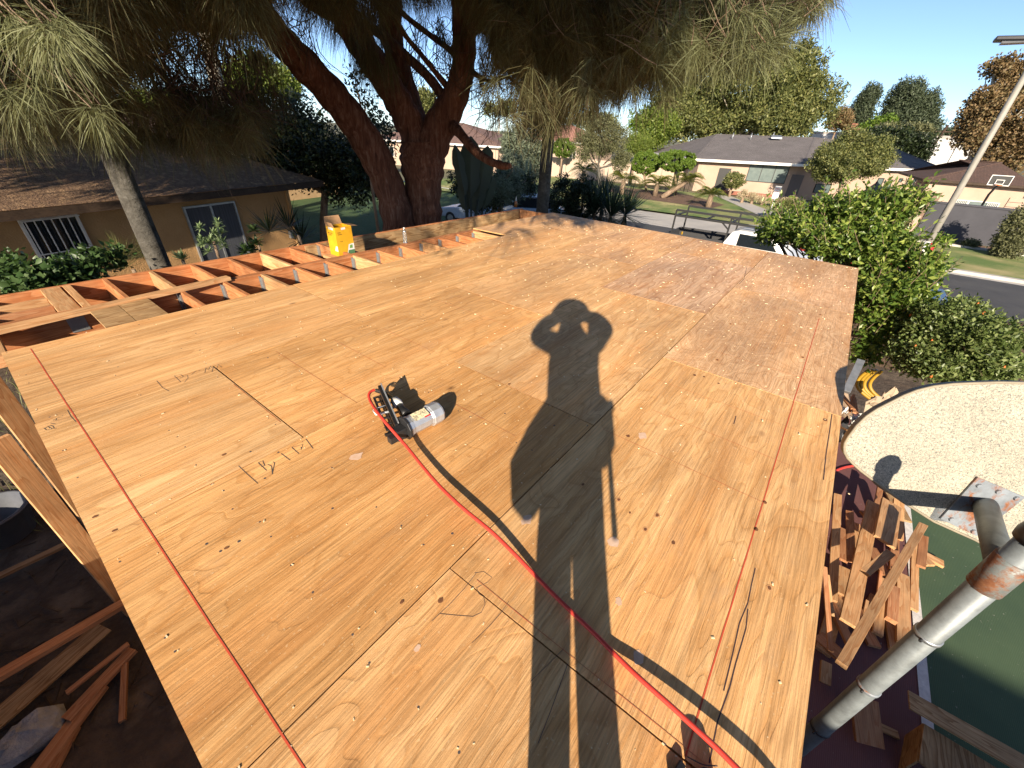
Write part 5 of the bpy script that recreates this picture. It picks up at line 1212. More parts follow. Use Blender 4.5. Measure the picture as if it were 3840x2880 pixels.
def twig_mesh(name, starts, dirs, L, rad, parent, wander=.35, steps=6, mt=None, grav=.06):
    """thin crooked twigs, three sided"""
    s = MB()
    for p, d in zip(starts, dirs):
        p = Vector(p); d = Vector(d).normalized(); l = L*random.uniform(.5,1.3)/steps; path = [p]
        for i in range(steps):
            d = (d+Vector((random.gauss(0,wander), random.gauss(0,wander), random.gauss(0,wander)-grav))).normalized(); p = p+d*l; path.append(p)
        s.tube(path, [rad*(1-.75*i/steps) for i in range(steps+1)], 3, cap=False)
    o = s.build(name, mt or M['twigs'], parent); o['kind'] = 'stuff'; return o
# ---------------------------------------------------------------- the big drooping needle tree
RT = 10.4
bt = thing('needle_tree', 'massive red barked tree with forked trunk and drooping needle foliage', 'tree', PR(1570, 900, RT) * Vector((1,1,0)) if False else (PR(1570,900,RT).x, PR(1570,900,RT).y, 0))
def limb(name, pts, parent=bt, mt=None, n=16, k=5):
    path = []; rad = []
    for px, py, w_, dr in pts:
        p = PR(px, py, RT+dr); a_ = PR(px-w_/2, py, RT+dr); b2 = PR(px+w_/2, py, RT+dr); path.append(p); rad.append((b2-a_).length/2)
    sp = smooth_path(path, k); m_ = len(sp); rr = [np.interp(i/(m_-1)*(len(rad)-1), range(len(rad)), rad) for i in range(m_)]
    rr = [r*(1+.05*math.sin(i*1.7)+random.uniform(-.03,.03)) for i, r in enumerate(rr)]
    return MB().tube(sp, rr, n).build(name, mt or M['bark_red'], parent)
b0 = PR(1570, 900, RT)
limb('trunk', [(1592,1180,190,0),(1592,960,150,0),(1590,830,136,0),(1588,730,132,0),(1585,640,158,0),(1583,580,170,0),(1578,530,150,0)])
limb('limb', [(1540,1150,160,-.25),(1515,950,138,-.25),(1494,830,124,-.25),(1464,715,116,-.25),(1412,595,122,-.3),(1343,480,120,-.4),(1252,362,122,-.6),(1126,226,120,-.9),(1036,130,118,-1.2),(950,0,112,-1.5),(880,-130,105,-1.9),(800,-330,90,-2.4)])
limb('limb', [(1580,640,110,0),(1560,520,114,.1),(1512,415,108,.1),(1462,330,102,0),(1388,217,108,-.3),(1330,125,112,-.5),(1284,40,104,-.8),(1250,-80,95,-1.2),(1200,-300,80,-1.8)])
limb('limb', [(1590,640,120,0),(1628,520,126,0),(1666,440,112,0),(1705,370,96,-.1),(1733,270,88,-.2),(1741,140,90,-.3),(1737,0,92,-.5),(1730,-150,84,-.9),(1720,-350,70,-1.5)])
limb('limb', [(1590,560,90,.5),(1560,430,68,.7),(1520,310,72,.8),(1470,150,84,.7),(1462,0,92,.4),(1465,-150,80,0)])
limb('branch', [(1690,420,60,.1),(1652,350,38,.1),(1600,282,34,.2),(1510,199,34,.3),(1420,122,36,.4),(1330,86,38,.5),(1216,40,50,.5),(1140,-10,52,.4),(1040,-90,48,.2)], n=8)
limb('branch', [(1690,340,30,0),(1640,280,19,-.2),(1578,203,18,-.4),(1519,131,18,-.6),(1470,40,18,-.8)], n=6)
limb('branch', [(1730,230,30,0),(1690,190,22,.1),(1600,122,20,.2),(1524,63,20,.3),(1440,-20,20,.4)], n=6)
limb('branch', [(1690,470,60,-.1),(1722,497,36,-.5),(1781,565,34,-1.0),(1831,601,30,-1.4),(1880,620,28,-1.8),(1912,622,20,-2.0)], n=8)
limb('branch', [(1770,270,22,0),(1820,300,15,-.2),(1850,302,14,-.4),(1905,290,12,-.6),(1960,330,8,-.8)], n=6)
limb('branch', [(960,30,70,-1.4),(800,100,34,-2.2),(640,90,28,-2.6),(430,20,20,-3.6),(250,-60,14,-4.6)], n=8)
limb('branch', [(1740,120,60,-.3),(1900,40,44,-1.4),(2100,-20,40,-2.6),(2400,-60,34,-4.0),(2750,-40,24,-4.8),(3000,-10,12,-4.9)], n=8)
limb('branch', [(1738,60,60,-.3),(1860,60,34,-.8),(2020,160,26,-1.6),(2250,230,18,-2.6),(2480,250,10,-3.6)], n=8)
PC = [(1760,-90),(3115,-90),(3112,10),(3050,40),(2990,90),(2940,130),(2870,200),(2780,235),(2700,250),(2560,290),(2430,310),(2330,350),(2250,370),(2080,380),(1990,380),(1900,300),(1830,170),(1780,60)]
PCd = [(1790,-60),(2500,-60),(2560,200),(2430,300),(2250,360),(2020,370),(1880,220)]
PCr = [(2350,-60),(3100,-60),(3080,0),(2960,110),(2860,190),(2640,230),(2440,290),(2340,180)]
PA = [(0,-90),(1000,-90),(1000,60),(960,130),(700,60),(540,90),(430,260),(330,330),(0,340)]
PAl = [(0,-90),(560,-90),(500,120),(420,260),(330,340),(0,380)]
PA3 = [(0,330),(330,330),(400,420),(260,440),(0,440)]
PAr = [(560,330),(900,330),(980,400),(900,540),(820,570),(640,470)]
PAm = [(480,40),(900,40),(960,250),(960,420),(840,420),(640,330),(520,300)]
PB = [(1020,-90),(1760,-90),(1745,20),(1560,0),(1420,60),(1380,130),(1290,60),(1060,10)]
down = lambda n: np.concatenate([rng.normal(size=(n,2))*.75, np.full((n,1),-1.0)], 1)
def add_canopy(poly, n, r0, r1, L, strands, mt, spread=.5, grav=.55, wd=.006):
    p = canopy_points(poly, n, r0, r1); d = down(len(p)); tuft_cloud('foliage', p+np.array([0,0,L*.35]), d, int(strands*1.25), L*.88, wd*.72, mt, bt, spread*1.1, grav)
    return p
pc1 = add_canopy(PC, 800, 6.2, 11.5, .36, 56, M['needle'], .55, .42, .0065)
pc3 = add_canopy(PCd, 420, 6.5, 11.5, .42, 60, M['needle'], .45, .5, .008)
pc2 = add_canopy(PCr, 120, 5.6, 9.0, .34, 50, M['needle'], .62, .35, .006)
pa1 = add_canopy(PA, 420, 5.0, 12, .36, 56, M['needle'], .55, .5, .0065)
pa2 = add_canopy(PAl, 330, 4.6, 9.5, .34, 60, M['needle'], .6, .45, .006)
pa3 = add_canopy(PA3, 70, 5.5, 9.0, .32, 50, M['needle'], .55, .5, .0055)
pa4 = add_canopy(PAr, 90, 8.0, 11.5, .40, 55, M['needle'], .45, .55, .006)
pa5 = add_canopy(PAm, 80, 8.0, 12, .36, 26, M['needle'], .5, .5, .006)
pa6 = add_canopy([(0,380),(420,400),(700,400),(1000,380),(960,540),(820,600),(640,560),(420,540),(200,500),(0,520)], 190, 6.0, 11.5, .36, 50, M['needle'], .5, .5, .006)
pb1 = add_canopy(PB, 120, 7.0, 11.5, .42, 58, M['needle'], .45, .55, .0065)
q = np.array([(4.0+random.gauss(0,.26), 2.5+random.gauss(0,.3), random.uniform(4.62,5.0)) for i in range(16)]); q2 = np.array([(4.4+random.gauss(0,.25), 2.6+random.gauss(0,.25), random.uniform(4.85,5.2)) for i in range(12)])
tuft_cloud('foliage', np.concatenate([q, q2]), down(28), 64, .26, .0045, M['needle'], bt, .55, .35)
# clumps that hang along the limbs
lp_ = np.array([PR(x+random.gauss(0,26), y+random.gauss(0,26), RT+random.uniform(-1.6,.4)) for x, y in [(1375,150)]*7+[(1425,200)]*9+[(1345,100)]*6+[(1735,40)]*6+[(1745,170)]*4+[(1290,40)]*4+[(1640,70)]*3+[(1810,240)]*5+[(960,180)]*6+[(1000,330)]*6])
tuft_cloud('foliage', lp_, down(len(lp_)), 60, .42, .005, M['needle'], bt, .28, .8)
# radiating sprays on the sunny side of the crown
def sprays(poly, n, r0, r1, L_, strands, wd, mt, out_):
    p = canopy_points(poly, n, r0, r1); k = len(p); d = np.concatenate([rng.normal(size=(k,2))*.5+np.array(out_), rng.uniform(-.9,.15,(k,1))], 1)
    tuft_cloud('foliage', p, d, strands, L_, wd, mt, bt, .62, .26)
    twig_mesh('twigs', p, -unit(d)+np.array([0,0,.5]), .5, .005, bt, .15, 4, M['bark_tan'], -.05)
    return p
ps1 = sprays([(2420,-30),(3060,-40),(3060,30),(2930,130),(2840,190),(2700,235),(2480,290),(2380,250)], 120, 4.6, 7.0, .27, 58, .0042, M['needle_green_lit'], (.1,-.45))
ps2 = sprays([(1850,-40),(2420,-40),(2420,300),(2100,330),(1900,200)], 110, 6.0, 9.0, .32, 56, .005, M['needle'], (.05,-.4))
ps3 = sprays([(0,0),(420,0),(420,250),(330,340),(0,400)], 60, 4.6, 7.5, .30, 56, .0045, M['needle'], (.1,-.3))
# lit tufts close to the camera at the upper left
for (px, py, r, n_, L_) in ((170,100,2.75,3,.185),(110,120,2.9,2,.17),(235,95,2.9,2,.17),(25,80,3.2,2,.18),(368,412,3.6,3,.20),(140,330,4.2,2,.22),(30,350,4.4,2,.22)):
    q = np.array([PR(px+random.gauss(0,16), py+random.gauss(0,14), r+random.gauss(0,.12)) for i in range(n_)])
    dd_ = np.concatenate([rng.normal(size=(n_,2))*.5+np.array([.15,-.15]), np.full((n_,1),-.55)], 1)
    tuft_cloud('foliage', q, dd_, 62, L_, .0030, M['needle_green_lit'], bt, .62, .28)
    twig_mesh('twigs', q+np.array([0,0,.02]), np.tile(np.array([-.35,.2,.8]), (n_,1)), .3, .0035, bt, .15, 5, M['bark_tan'], -.05)
# crown above the frame
up_pts = np.concatenate([np.stack([rng.uniform(-3.5,8,1700), rng.uniform(2.5,14,1700), rng.uniform(5.6,12.5,1700)], 1)])
keep = []
cc_ = np.array([3.2,9.0]); rad_ = np.hypot((up_pts[:,0]-cc_[0])/6.2, (up_pts[:,1]-cc_[1])/6.8)
up_pts = up_pts[(rad_ < 1) & (rad_ + (up_pts[:,2]-6)/8 < 1.45)]
a_ = up_pts-np.array([0,0,CH]); zc = a_@np.array(CF); yc_ = 1440+F_PX*(a_@np.array(CD))/np.where(zc>.05,zc,.05); xc_ = 1920+F_PX*(a_@np.array(CR))/np.where(zc>.05,zc,.05)
a2_ = a_-np.array([0,0,1.0]); z2_ = a2_@np.array(CF); y2_ = 1440+F_PX*(a2_@np.array(CD))/np.where(z2_>.05,z2_,.05)
up_pts = up_pts[(z2_ < -.2) | ((z2_ > .05) & (y2_ < -80)) | ((xc_ < -500) & (zc > .1))]
up_pts = up_pts[~shades_deck(up_pts)]
tuft_cloud('foliage', up_pts, down(len(up_pts)), 34, .6, .022, M['needle'], bt, .5, .5)
# upper crown reaching back over the deck: it keeps the trunk and the middle of the canopy in shade
tg = np.concatenate([np.array([PR(x, y, RT+random.gauss(0,1.2)) for x, y in zip(rng.uniform(900,1950,260), rng.uniform(-100,800,260))]), pc3[pc3[:,1] > pc3[:,0]*.42], pc1[pc1[:,1] > pc1[:,0]*.5], pb1, pa1[:200]])
rf_ = np.array([PZ(x, y, 3.0) for x, y in zip(rng.uniform(470,1180,150), rng.uniform(590,690,150))]); tg = np.concatenate([tg]+[rf_]*3)
tg = tg[rng.integers(0, len(tg), 3600)]; sh_ = tg-np.array(SUN)*rng.uniform(3.0, 9.5, (len(tg),1))+rng.normal(size=(len(tg),3))*.45
a_ = sh_-np.array([0,0,CH]); zc = a_@np.array(CF); zs = np.where(zc>.05,zc,.05); yc_ = 1440+F_PX*(a_@np.array(CD))/zs; xc_ = 1920+F_PX*(a_@np.array(CR))/zs
a2_ = a_-np.array([0,0,.95]); zc2 = a2_@np.array(CF); yc2 = 1440+F_PX*(a2_@np.array(CD))/np.where(zc2>.05,zc2,.05)
sh_ = sh_[((zc2 < -.1) | ((zc2 > .05) & (yc2 < -120)) | ((zc > .3) & (xc_ < 950) & (yc2 < 430) & (np.hypot(sh_[:,0], sh_[:,1]) > 6))) & (sh_[:,2] > 4.9) & (sh_[:,2] < 13)]; sh_ = sh_[~shades_deck(sh_)]
tuft_cloud('foliage', sh_, down(len(sh_)), 30, .55, .024, M['needle'], bt, .55, .45)
# bare crooked twigs against the sky
tw_poly = [(520,40),(900,40),(930,380),(880,420),(700,430),(560,330)]
q = sample_poly(tw_poly, 330); tp = px_to_world(q, rng.uniform(6.5,11.5,len(q))); tp = tp[~shades_deck(tp)]
twig_mesh('twigs', tp, down(len(tp)), 1.1, .0085, bt, .42, 7)
q = sample_poly([(1760,200),(1990,200),(2010,420),(1900,470),(1800,430)], 120); tp = px_to_world(q, rng.uniform(8,11,len(q))); twig_mesh('twigs', tp, down(len(tp)), 1.0, .008, bt, .38, 7)
q = sample_poly([(1520,60),(1720,60),(1720,300),(1600,330),(1520,200)], 110); tp = px_to_world(q, rng.uniform(9,12,len(q))); twig_mesh('twigs', tp, down(len(tp)), 1.0, .009, bt, .30, 7)
q = sample_poly([(1020,30),(1190,60),(1190,200),(1080,160)], 22); tp = px_to_world(q, rng.uniform(8,10,len(q))); twig_mesh('twigs', tp, down(len(tp)), 1.1, .008, bt, .45, 7)
sel = np.concatenate([pc1, pc2, pa1, pa2, pb1]); sel = sel[rng.random(len(sel)) < .3]
twig_mesh('twigs', sel+np.array([0,0,.2]), np.concatenate([rng.normal(size=(len(sel),2)), rng.random((len(sel),1))*.6], 1), .7, .007, bt, .25, 4, None, .02)
# ---------------------------------------------------------------- other trunks
lt = thing('grey_palm', 'smooth grey slanting trunk in front of the ochre house', 'tree', (0,0,0)); 
c_ = PR(600,985,9.2); lt.location = (c_.x, c_.y, 0); c2 = PR(470,690,9.2); cx, cy = (c_.x+c2.x)/2, (c_.y+c2.y)/2
MB().tube([(cx,cy,0),(cx,cy,1.6),(cx-.01,cy,3.2),(cx-.03,cy,4.6),(cx-.05,cy,5.6)], [.175,.158,.150,.14,.13], 18).build('trunk', M['bark_grey'], lt)
rp_ = np.array([[cx+random.gauss(0,.5), cy+random.gauss(0,.5), random.uniform(5.2,6.4)] for i in range(40)]); tuft_cloud('foliage', rp_, down(40), 46, .5, .007, M['needle'], lt, .5, .6)
st_ = thing('slim_tree', 'straight slim grey trunk rising from beyond the far deck corner', 'tree', (0,0,0)); c_ = PR(2045,640,12.4); st_.location = (c_.x, c_.y, 0)
MB().tube([(c_.x,c_.y,0),(c_.x,c_.y,3),(c_.x+.01,c_.y,4.6),(c_.x+.02,c_.y,6.2)], [.19,.172,.160,.14], 14).build('trunk', M['bark_grey'], st_)
rp_ = np.array([PR(2050+random.gauss(0,70), random.uniform(330,450), 12.2+random.gauss(0,.5)) for i in range(60)]); tuft_cloud('foliage', rp_, down(60), 50, .5, .008, M['needle'], st_, .45, .6)
pp_ = thing('pale_palm', 'tall thin pale palm trunk far behind the left needles', 'palm tree', (0,0,0)); c_ = PR(838,430,26); pp_.location = (c_.x, c_.y, 0); c2 = PR(770,110,26)
MB().tube([(c_.x,c_.y,0), c_, c2, (c2.x+(c2.x-c_.x)*1.2, c2.y+(c2.y-c_.y)*1.2, c2.z*2-c_.z+1)], [.36,.30,.26,.25], 12).build('trunk', M['bark_pale'], pp_)
# ---------------------------------------------------------------- broad leaved trees
def ell(px, py, w_, h_, r, dep=None):
    c = PR(px, py, r); rw = (PR(px+w_/2, py, r)-PR(px-w_/2, py, r)).length/2; a_ = PR(px, py-h_/2, r); b2 = PR(px, py+h_/2, r); rh = abs(a_.z-b2.z)/2
    return (np.array(c), np.array([dep or rw, dep or rw, rh]))
L = {}
L['oak'] = leaf_mat('oak_leaf', (.08,.10,.035), (.16,.175,.055), .35, .5, (.25,.245,.085))
L['oak_dull'] = leaf_mat('dull_olive_leaf', (.08,.085,.04), (.13,.135,.06), .25, .6, (.17,.17,.08))
L['pine'] = leaf_mat('dark_conifer', (.035,.05,.026), (.06,.08,.042), .15, .6, (.085,.105,.055))
L['syca'] = leaf_mat('autumn_leaf', (.13,.085,.04), (.22,.145,.065), .3, .6, (.17,.15,.07))
L['lime'] = leaf_mat('bright_leaf', (.07,.11,.015), (.14,.19,.03), .35, .5, (.22,.25,.05))
L['topi'] = leaf_mat('clipped_leaf', (.06,.115,.012), (.11,.18,.02), .3, .5, (.17,.23,.035))
L['citrus'] = leaf_mat('citrus_leaf', (.055,.11,.018), (.135,.20,.034), .38, .36, (.34,.40,.09), .45)
L['pome'] = leaf_mat('small_shrub_leaf', (.07,.105,.028), (.14,.185,.052), .35, .42, (.25,.29,.11), .4)
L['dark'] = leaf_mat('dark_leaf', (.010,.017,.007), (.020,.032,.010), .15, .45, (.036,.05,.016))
L['vine'] = leaf_mat('broad_vine_leaf', (.030,.065,.018), (.055,.10,.030), .3, .45, (.09,.14,.05))
L['succ'] = leaf_mat('pale_succulent', (.10,.16,.06), (.18,.25,.11), .2, .5, (.26,.33,.18))
L['cycad'] = leaf_mat('cycad_leaflet', (.07,.10,.015), (.16,.19,.03), .25, .4, (.30,.28,.06))
L['yucca'] = leaf_mat('dark_spike_leaf', (.012,.026,.014), (.028,.05,.026), .15, .4, (.05,.075,.04))
L['cactus'] = leaf_mat('grey_green_leaf', (.085,.11,.07), (.13,.16,.10), .15, .6, (.19,.21,.14))
L['dry'] = leaf_mat('dry_straw', (.34,.27,.16), (.44,.36,.23), .2, .8, (.50,.43,.30))
def tree(name, label, cat, ells, mt, n, per, ll, spread, trunk=None, bark='bark_tan', group=None, lw=.55, up=.5, shell=.5, core=True, twigs=0, aspect=None):
    c = np.mean([e[0] for e in ells], 0); base = trunk[0] if trunk else (c[0], c[1])
    t = thing(name, label, cat, (base[0], base[1], 0), 0, group)
    pts = blob_points(ells, n, shell); pts = pts[pts[:,2] > .05]
    fine = .66 if ll > .19 else 1.0; pr_ = int(per*(1.9 if ll > .19 else 1.0))
    leaf_cloud('crown', pts, spread, pr_, ll*fine, ll*fine*lw, mt, t, up)['kind'] = 'stuff'
    tr = trunk[1] if trunk else .12
    top = Vector(c); b0 = Vector((base[0], base[1], 0)); s = MB()
    mid = b0.lerp(Vector((c[0], c[1], max(.4, min(e[0][2]-e[1][2]*.6 for e in ells)))), 1.0)
    s.tube([b0, b0.lerp(mid, .5)+Vector((random.uniform(-.1,.1)*tr*5, 0, 0)), mid], [tr*1.25, tr, tr*.9], 10)
    for e in ells:
        q = Vector(e[0]); s.tube(smooth_path([mid-Vector((0,0,tr)), mid.lerp(q, .5)+Vector((random.gauss(0,tr), random.gauss(0,tr), 0)), q+Vector((0,0,e[1][2]*.4))], 3), [tr*.8]+[tr*.55]*3+[tr*.4, tr*.3, tr*.15], 7)
    for k in range(twigs):
        q = Vector(pts[random.randrange(len(pts))]); s.tube([mid.lerp(q,.3), mid.lerp(q,.65)+Vector((0,0,.2)), q], [tr*.3, tr*.16, tr*.05], 4)
    s.build('trunk', M[bark], t); return t
GT = 'trees beyond the street'
tree('oak_tree', 'largest spreading olive green oak behind the ranch house', 'tree', [ell(2790,330,480,260,78),ell(2960,270,260,230,79),ell(3020,400,250,240,79),ell(2850,450,420,160,78),ell(2620,450,330,170,76),ell(2560,370,280,120,80)], L['oak'], 820, 60, .62, 1.25, ((PR(2700,540,77).x, PR(2700,540,77).y), .55), 'bark_pale', GT, .5, .6, .35, twigs=30)
tree('willow_tree', 'soft yellow green tree just left of the ranch house roof', 'tree', [ell(2470,470,150,110,66),ell(2440,520,110,70,64)], L['lime'], 150, 50, .45, .9, None, 'bark_tan', GT)
tree('green_tree', 'deep green tree showing left of the big oak', 'tree', [ell(2520,420,170,120,95),ell(2430,450,120,80,95)], L['topi'], 150, 45, .7, 1.3, None, 'bark_tan', GT)
tree('conifer', 'narrow leaning dark conifer right of the oak', 'tree', [ell(3250,380,66,120,105),ell(3215,440,90,110,105)], L['pine'], 150, 70, .6, 1.1, None, 'bark_tan', GT, .35)
tree('conifer', 'broad rounded dark conifer against the sky above the warehouse', 'tree', [ell(3390,370,130,130,105),ell(3380,440,170,120,105),ell(3465,420,110,130,105),ell(3440,480,180,70,105)], L['pine'], 330, 70, .65, 1.2, None, 'bark_tan', GT, .35)
tree('bare_orange_tree', 'small rusty leaved tree between oak and conifers', 'tree', [ell(3150,450,90,80,100)], L['syca'], 70, 40, .5, 1.0, None, 'bark_tan', GT)
tree('green_tree', 'bright low green tree before the dark conifers', 'tree', [ell(3310,470,90,50,95),ell(3250,495,80,40,95)], L['topi'], 90, 40, .55, 1.0, None, 'bark_tan', GT)
tree('sycamore', 'tall brown leaved sycamore filling the right edge', 'tree', [ell(3800,260,150,110,58),ell(3860,330,200,200,58),ell(3720,400,210,150,57),ell(3690,500,230,130,57),ell(3850,520,220,260,57),ell(3640,440,110,110,57),ell(3740,590,180,100,57),ell(3730,250,70,70,58)], L['syca'], 520, 34, .34, .62, ((PR(3800,640,58).x, PR(3800,640,58).y), .4), 'bark_pale', GT, .7, .3, .2, twigs=60)
tree('dark_hedge_tree', 'dark round hedge tree behind the right end of the ranch house', 'tree', [ell(3360,550,180,120,78),ell(3290,520,120,80,80),ell(3440,560,110,110,78)], L['dark'], 170, 50, .5, 1.0, None, 'bark_tan', GT)
tree('brown_top_tree', 'thin brown topped tree above the hedge near the chimney', 'tree', [ell(3380,500,220,50,84)], L['oak_dull'], 90, 40, .5, 1.0, None, 'bark_tan', GT)
tree('front_yard_tree', 'olive leaved tree with pale trunk in front of the ranch house', 'tree', [ell(3110,600,150,150,46),ell(3190,545,150,120,46),ell(3270,600,150,140,46),ell(3190,610,240,130,45.5),ell(3100,650,110,70,46),ell(3300,560,70,90,46)], L['oak'], 420, 52, .27, .5, ((PR(3150,780,45.5).x, PR(3150,780,45.5).y), .17), 'bark_tan', GT, .5, .5, .3, twigs=25)
GC = 'clipped trees in the front garden'
def lollipop(label, e, bx, by, r): return tree('clipped_tree', label, 'tree', e, L['topi'], 300, 110, .10, .15, ((PR(bx,by,r).x, PR(bx,by,r).y), .10), 'bark_tan', GC, .6, .3, .86)
lollipop('clipped lollipop tree alone, nearest the slim grey trunk', [ell(2112,555,84,66,53)], 2095, 690, 53)
lollipop('left one of the two clipped round trees by the ranch house', [ell(2420,612,104,82,45)], 2425, 720, 45)
lollipop('right flatter one of the two clipped round trees by the ranch house', [ell(2535,604,144,72,44)], 2540, 720, 44)
tree('shrub', 'dark round shrub beside the ranch house door', 'shrub', [ell(2752,676,80,58,47)], L['oak'], 90, 50, .13, .2, None, 'bark_tan', None, .6, .3, .8)
tree('garden_tree', 'loose leaved garden tree standing before the pale block wall', 'tree', [ell(2270,520,180,130,41),ell(2190,545,90,130,41),ell(2330,600,70,110,41),ell(2240,460,130,60,42)], L['oak_dull'], 300, 46, .2, .42, ((PR(2258,690,41).x, PR(2258,690,41).y), .13), 'bark_grey', GT, .5, .5, .3, twigs=20)
tree('reed_clump', 'tall reedy yellow green clump left of the ranch house', 'shrub', [ell(2410,545,90,70,52),ell(2370,540,50,80,52)], L['lime'], 100, 40, .5, .4, None, 'bark_tan', None, .12, -.3)
tree('lime_tree', 'sunlit yellow green tree behind the great leaning limb', 'tree', [ell(960,270,150,110,40),ell(1050,310,120,90,40),ell(900,330,120,110,40)], L['lime'], 200, 50, .35, .75, None, 'bark_tan', GT)
tree('far_tree', 'yellowish tree glimpsed low through the left needles', 'tree', [ell(540,400,150,90,60),ell(660,390,130,70,60)], L['lime'], 130, 40, .5, 1.0, None, 'bark_tan', GT)
tree('far_tree', 'green tree far off between trunk fork and right limb', 'tree', [ell(1600,400,90,110,62)], L['oak'], 90, 45, .5, .9, None, 'bark_tan', GT)
tree('far_tree', 'small distant tree above the bungalow ridge', 'tree', [ell(1845,412,60,40,120),ell(1900,405,70,50,120)], L['oak'], 60, 40, .6, 1.2, None, 'bark_tan', GT)
tree('far_tree', 'low distant tree line piece behind the pink roof', 'tree', [ell(2050,440,160,70,110),ell(2220,450,200,60,110)], L['oak'], 120, 40, .6, 1.3, None, 'bark_tan', GT)
tree('far_tree', 'distant trees at the far left behind the white building', 'tree', [ell(300,420,500,60,90),ell(80,400,240,80,90)], L['oak'], 130, 40, .6, 1.3, None, 'bark_tan', GT)
tree('far_tree', 'distant tree at the right end of the warehouse', 'tree', [ell(3560,505,90,20,150)], L['pine'], 40, 40, .7, 1.2, None, 'bark_tan', GT)
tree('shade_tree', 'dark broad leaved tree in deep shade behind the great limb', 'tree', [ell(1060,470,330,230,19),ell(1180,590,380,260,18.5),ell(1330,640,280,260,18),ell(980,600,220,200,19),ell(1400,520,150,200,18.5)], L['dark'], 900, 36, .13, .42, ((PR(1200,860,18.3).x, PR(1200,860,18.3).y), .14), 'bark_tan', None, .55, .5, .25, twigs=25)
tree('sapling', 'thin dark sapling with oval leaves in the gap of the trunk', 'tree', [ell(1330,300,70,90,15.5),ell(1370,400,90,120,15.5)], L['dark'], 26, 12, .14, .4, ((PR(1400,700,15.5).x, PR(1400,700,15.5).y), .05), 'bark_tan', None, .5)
tree('bush', 'brown green bush against the shade coloured wall at the right edge', 'bush', [ell(3810,860,120,170,33.5),ell(3780,930,120,90,33.5)], L['oak_dull'], 190, 40, .14, .3, None, 'bark_tan', None, .5)
tree('bush', 'small green plant at the left foot of the shade coloured wall', 'bush', [ell(3530,905,100,40,34.8)], L['topi'], 40, 30, .14, .25, None, 'bark_tan'); tree('bush', 'brownish low plant half way along the wall foot', 'bush', [ell(3640,915,70,26,34.9)], L['oak_dull'], 30, 30, .12, .2, None, 'bark_tan')
tree('bush', 'low green hedge where the garden path meets the driveway', 'bush', [ell(2970,770,110,40,34)], L['oak'], 60, 40, .12, .25, None, 'bark_tan')
for k, (px, py, w_) in enumerate(((2790,728,40),(2825,738,44),(2862,748,40),(2900,752,46),(2935,760,40),(2965,750,36))):
    tree('dry_tussock', 'dry straw coloured tussock in the row along the garden path', 'plant', [ell(px,py,w_,26,43)], L['dry'], 20, 30, .3, .22, None, 'bark_tan', 'dry tussocks along the garden path', .12, -.4)
# citrus and shrub beside the deck: near enough to see every leaf
cit = [ell(2990,855,300,110,10.6),ell(3120,790,220,120,10.6),ell(3280,790,280,150,10.2),ell(3410,760,140,90,10.0),ell(3180,900,420,170,10.0),ell(3330,960,260,240,9.5),ell(3290,1120,220,240,8.9),ell(3370,1130,220,240,8.8),ell(3270,1290,150,160,8.4),ell(2900,880,120,50,11),ell(3470,1010,150,140,9.2),ell(3420,1140,170,170,8.7)]
ct = tree('citrus_tree', 'glossy bright green citrus tree at the far right corner of the deck', 'tree', cit, L['citrus'], 1000, 26, .098, .17, ((9.3,-1.5), .09), 'bark_tan', None, .48, .35, .35, twigs=40)
sc_ = []; sa_ = []; sy_ = []; sm_ = MB()
for p in blob_points(cit, 260, .97):
    if p[2] < 1.6: continue
    d = unit(rng.normal(size=3)*.45+np.array([0,0,1.0])+(p-np.array([10.2,-1.8,2.2]))*.28); l_ = random.uniform(.22,.5); q = p+d*l_; sm_.tube([tuple(p), tuple(q)], [.006,.003], 3, cap=False)
    for j in range(9):
        b_ = p+d*l_*(.2+.8*j/8); ld = unit(rng.normal(size=3)+d*.9); sc_.append(b_+ld*.045); sa_.append(ld*.048); sy_.append(unit(np.cross(ld, rng.normal(size=3)+np.array([0,0,1.])))*.02)
quad_cloud('shoot_leaves', np.array(sc_), np.array(sa_), np.array(sy_), L['citrus'], ct, .35)['kind'] = 'stuff'; sm_.build('shoots', M['bark_tan'], ct)['kind'] = 'stuff'
lp2 = blob_points(cit, 420, .9); lp2 = lp2[(lp2[:,0]*.93+lp2[:,1]*-.1) < 10.4][:260]
lm = MB(); lm.add([(-.052,0,0),(-.015,.021,.007),(.03,.017,.006),(.056,0,0),(.03,-.017,.006),(-.015,-.021,.007),(0,0,-.002)], [(0,6,1),(1,6,2),(2,6,3),(3,6,4),(4,6,5),(5,6,0)], smooth=True); lme = lm.mesh('leaf', L['citrus'])
for p in lp2:
    d = unit(rng.normal(size=3)+np.array([-.3,0,-.25])); mmx_, _ = frame(Vector(p), Vector(p)+Vector(d), (random.gauss(0,.5), random.gauss(0,.5), 1))
    link('leaf', lme, ct, mmx_)
shr = [ell(3560,1230,330,210,8.3),ell(3690,1290,300,220,8.0),ell(3450,1330,230,150,7.9),ell(3560,1370,330,110,7.7),ell(3720,1370,260,120,7.7),ell(3420,1240,160,140,8.5),ell(3620,1170,140,90,8.6)]
tree('flowering_shrub', 'small leaved green shrub with a few orange buds behind the backboard', 'shrub', shr, L['pome'], 1150, 30, .062, .13, ((7.4,-3.0), .05), 'bark_tan', None, .5, .45, .35, twigs=40)
fb = MB()
for p in blob_points(shr, 36, .95): fb.lathe([(.004,-.02),(.014,-.008),(.012,.010),(.005,.024)], tuple(p), 6)
shrub = [o for o in bpy.data.objects if o.name.startswith('flowering_shrub')][0]; fb.build('buds', plain('orange_bud', (.62,.16,.03), .5), shrub)['kind'] = 'stuff'
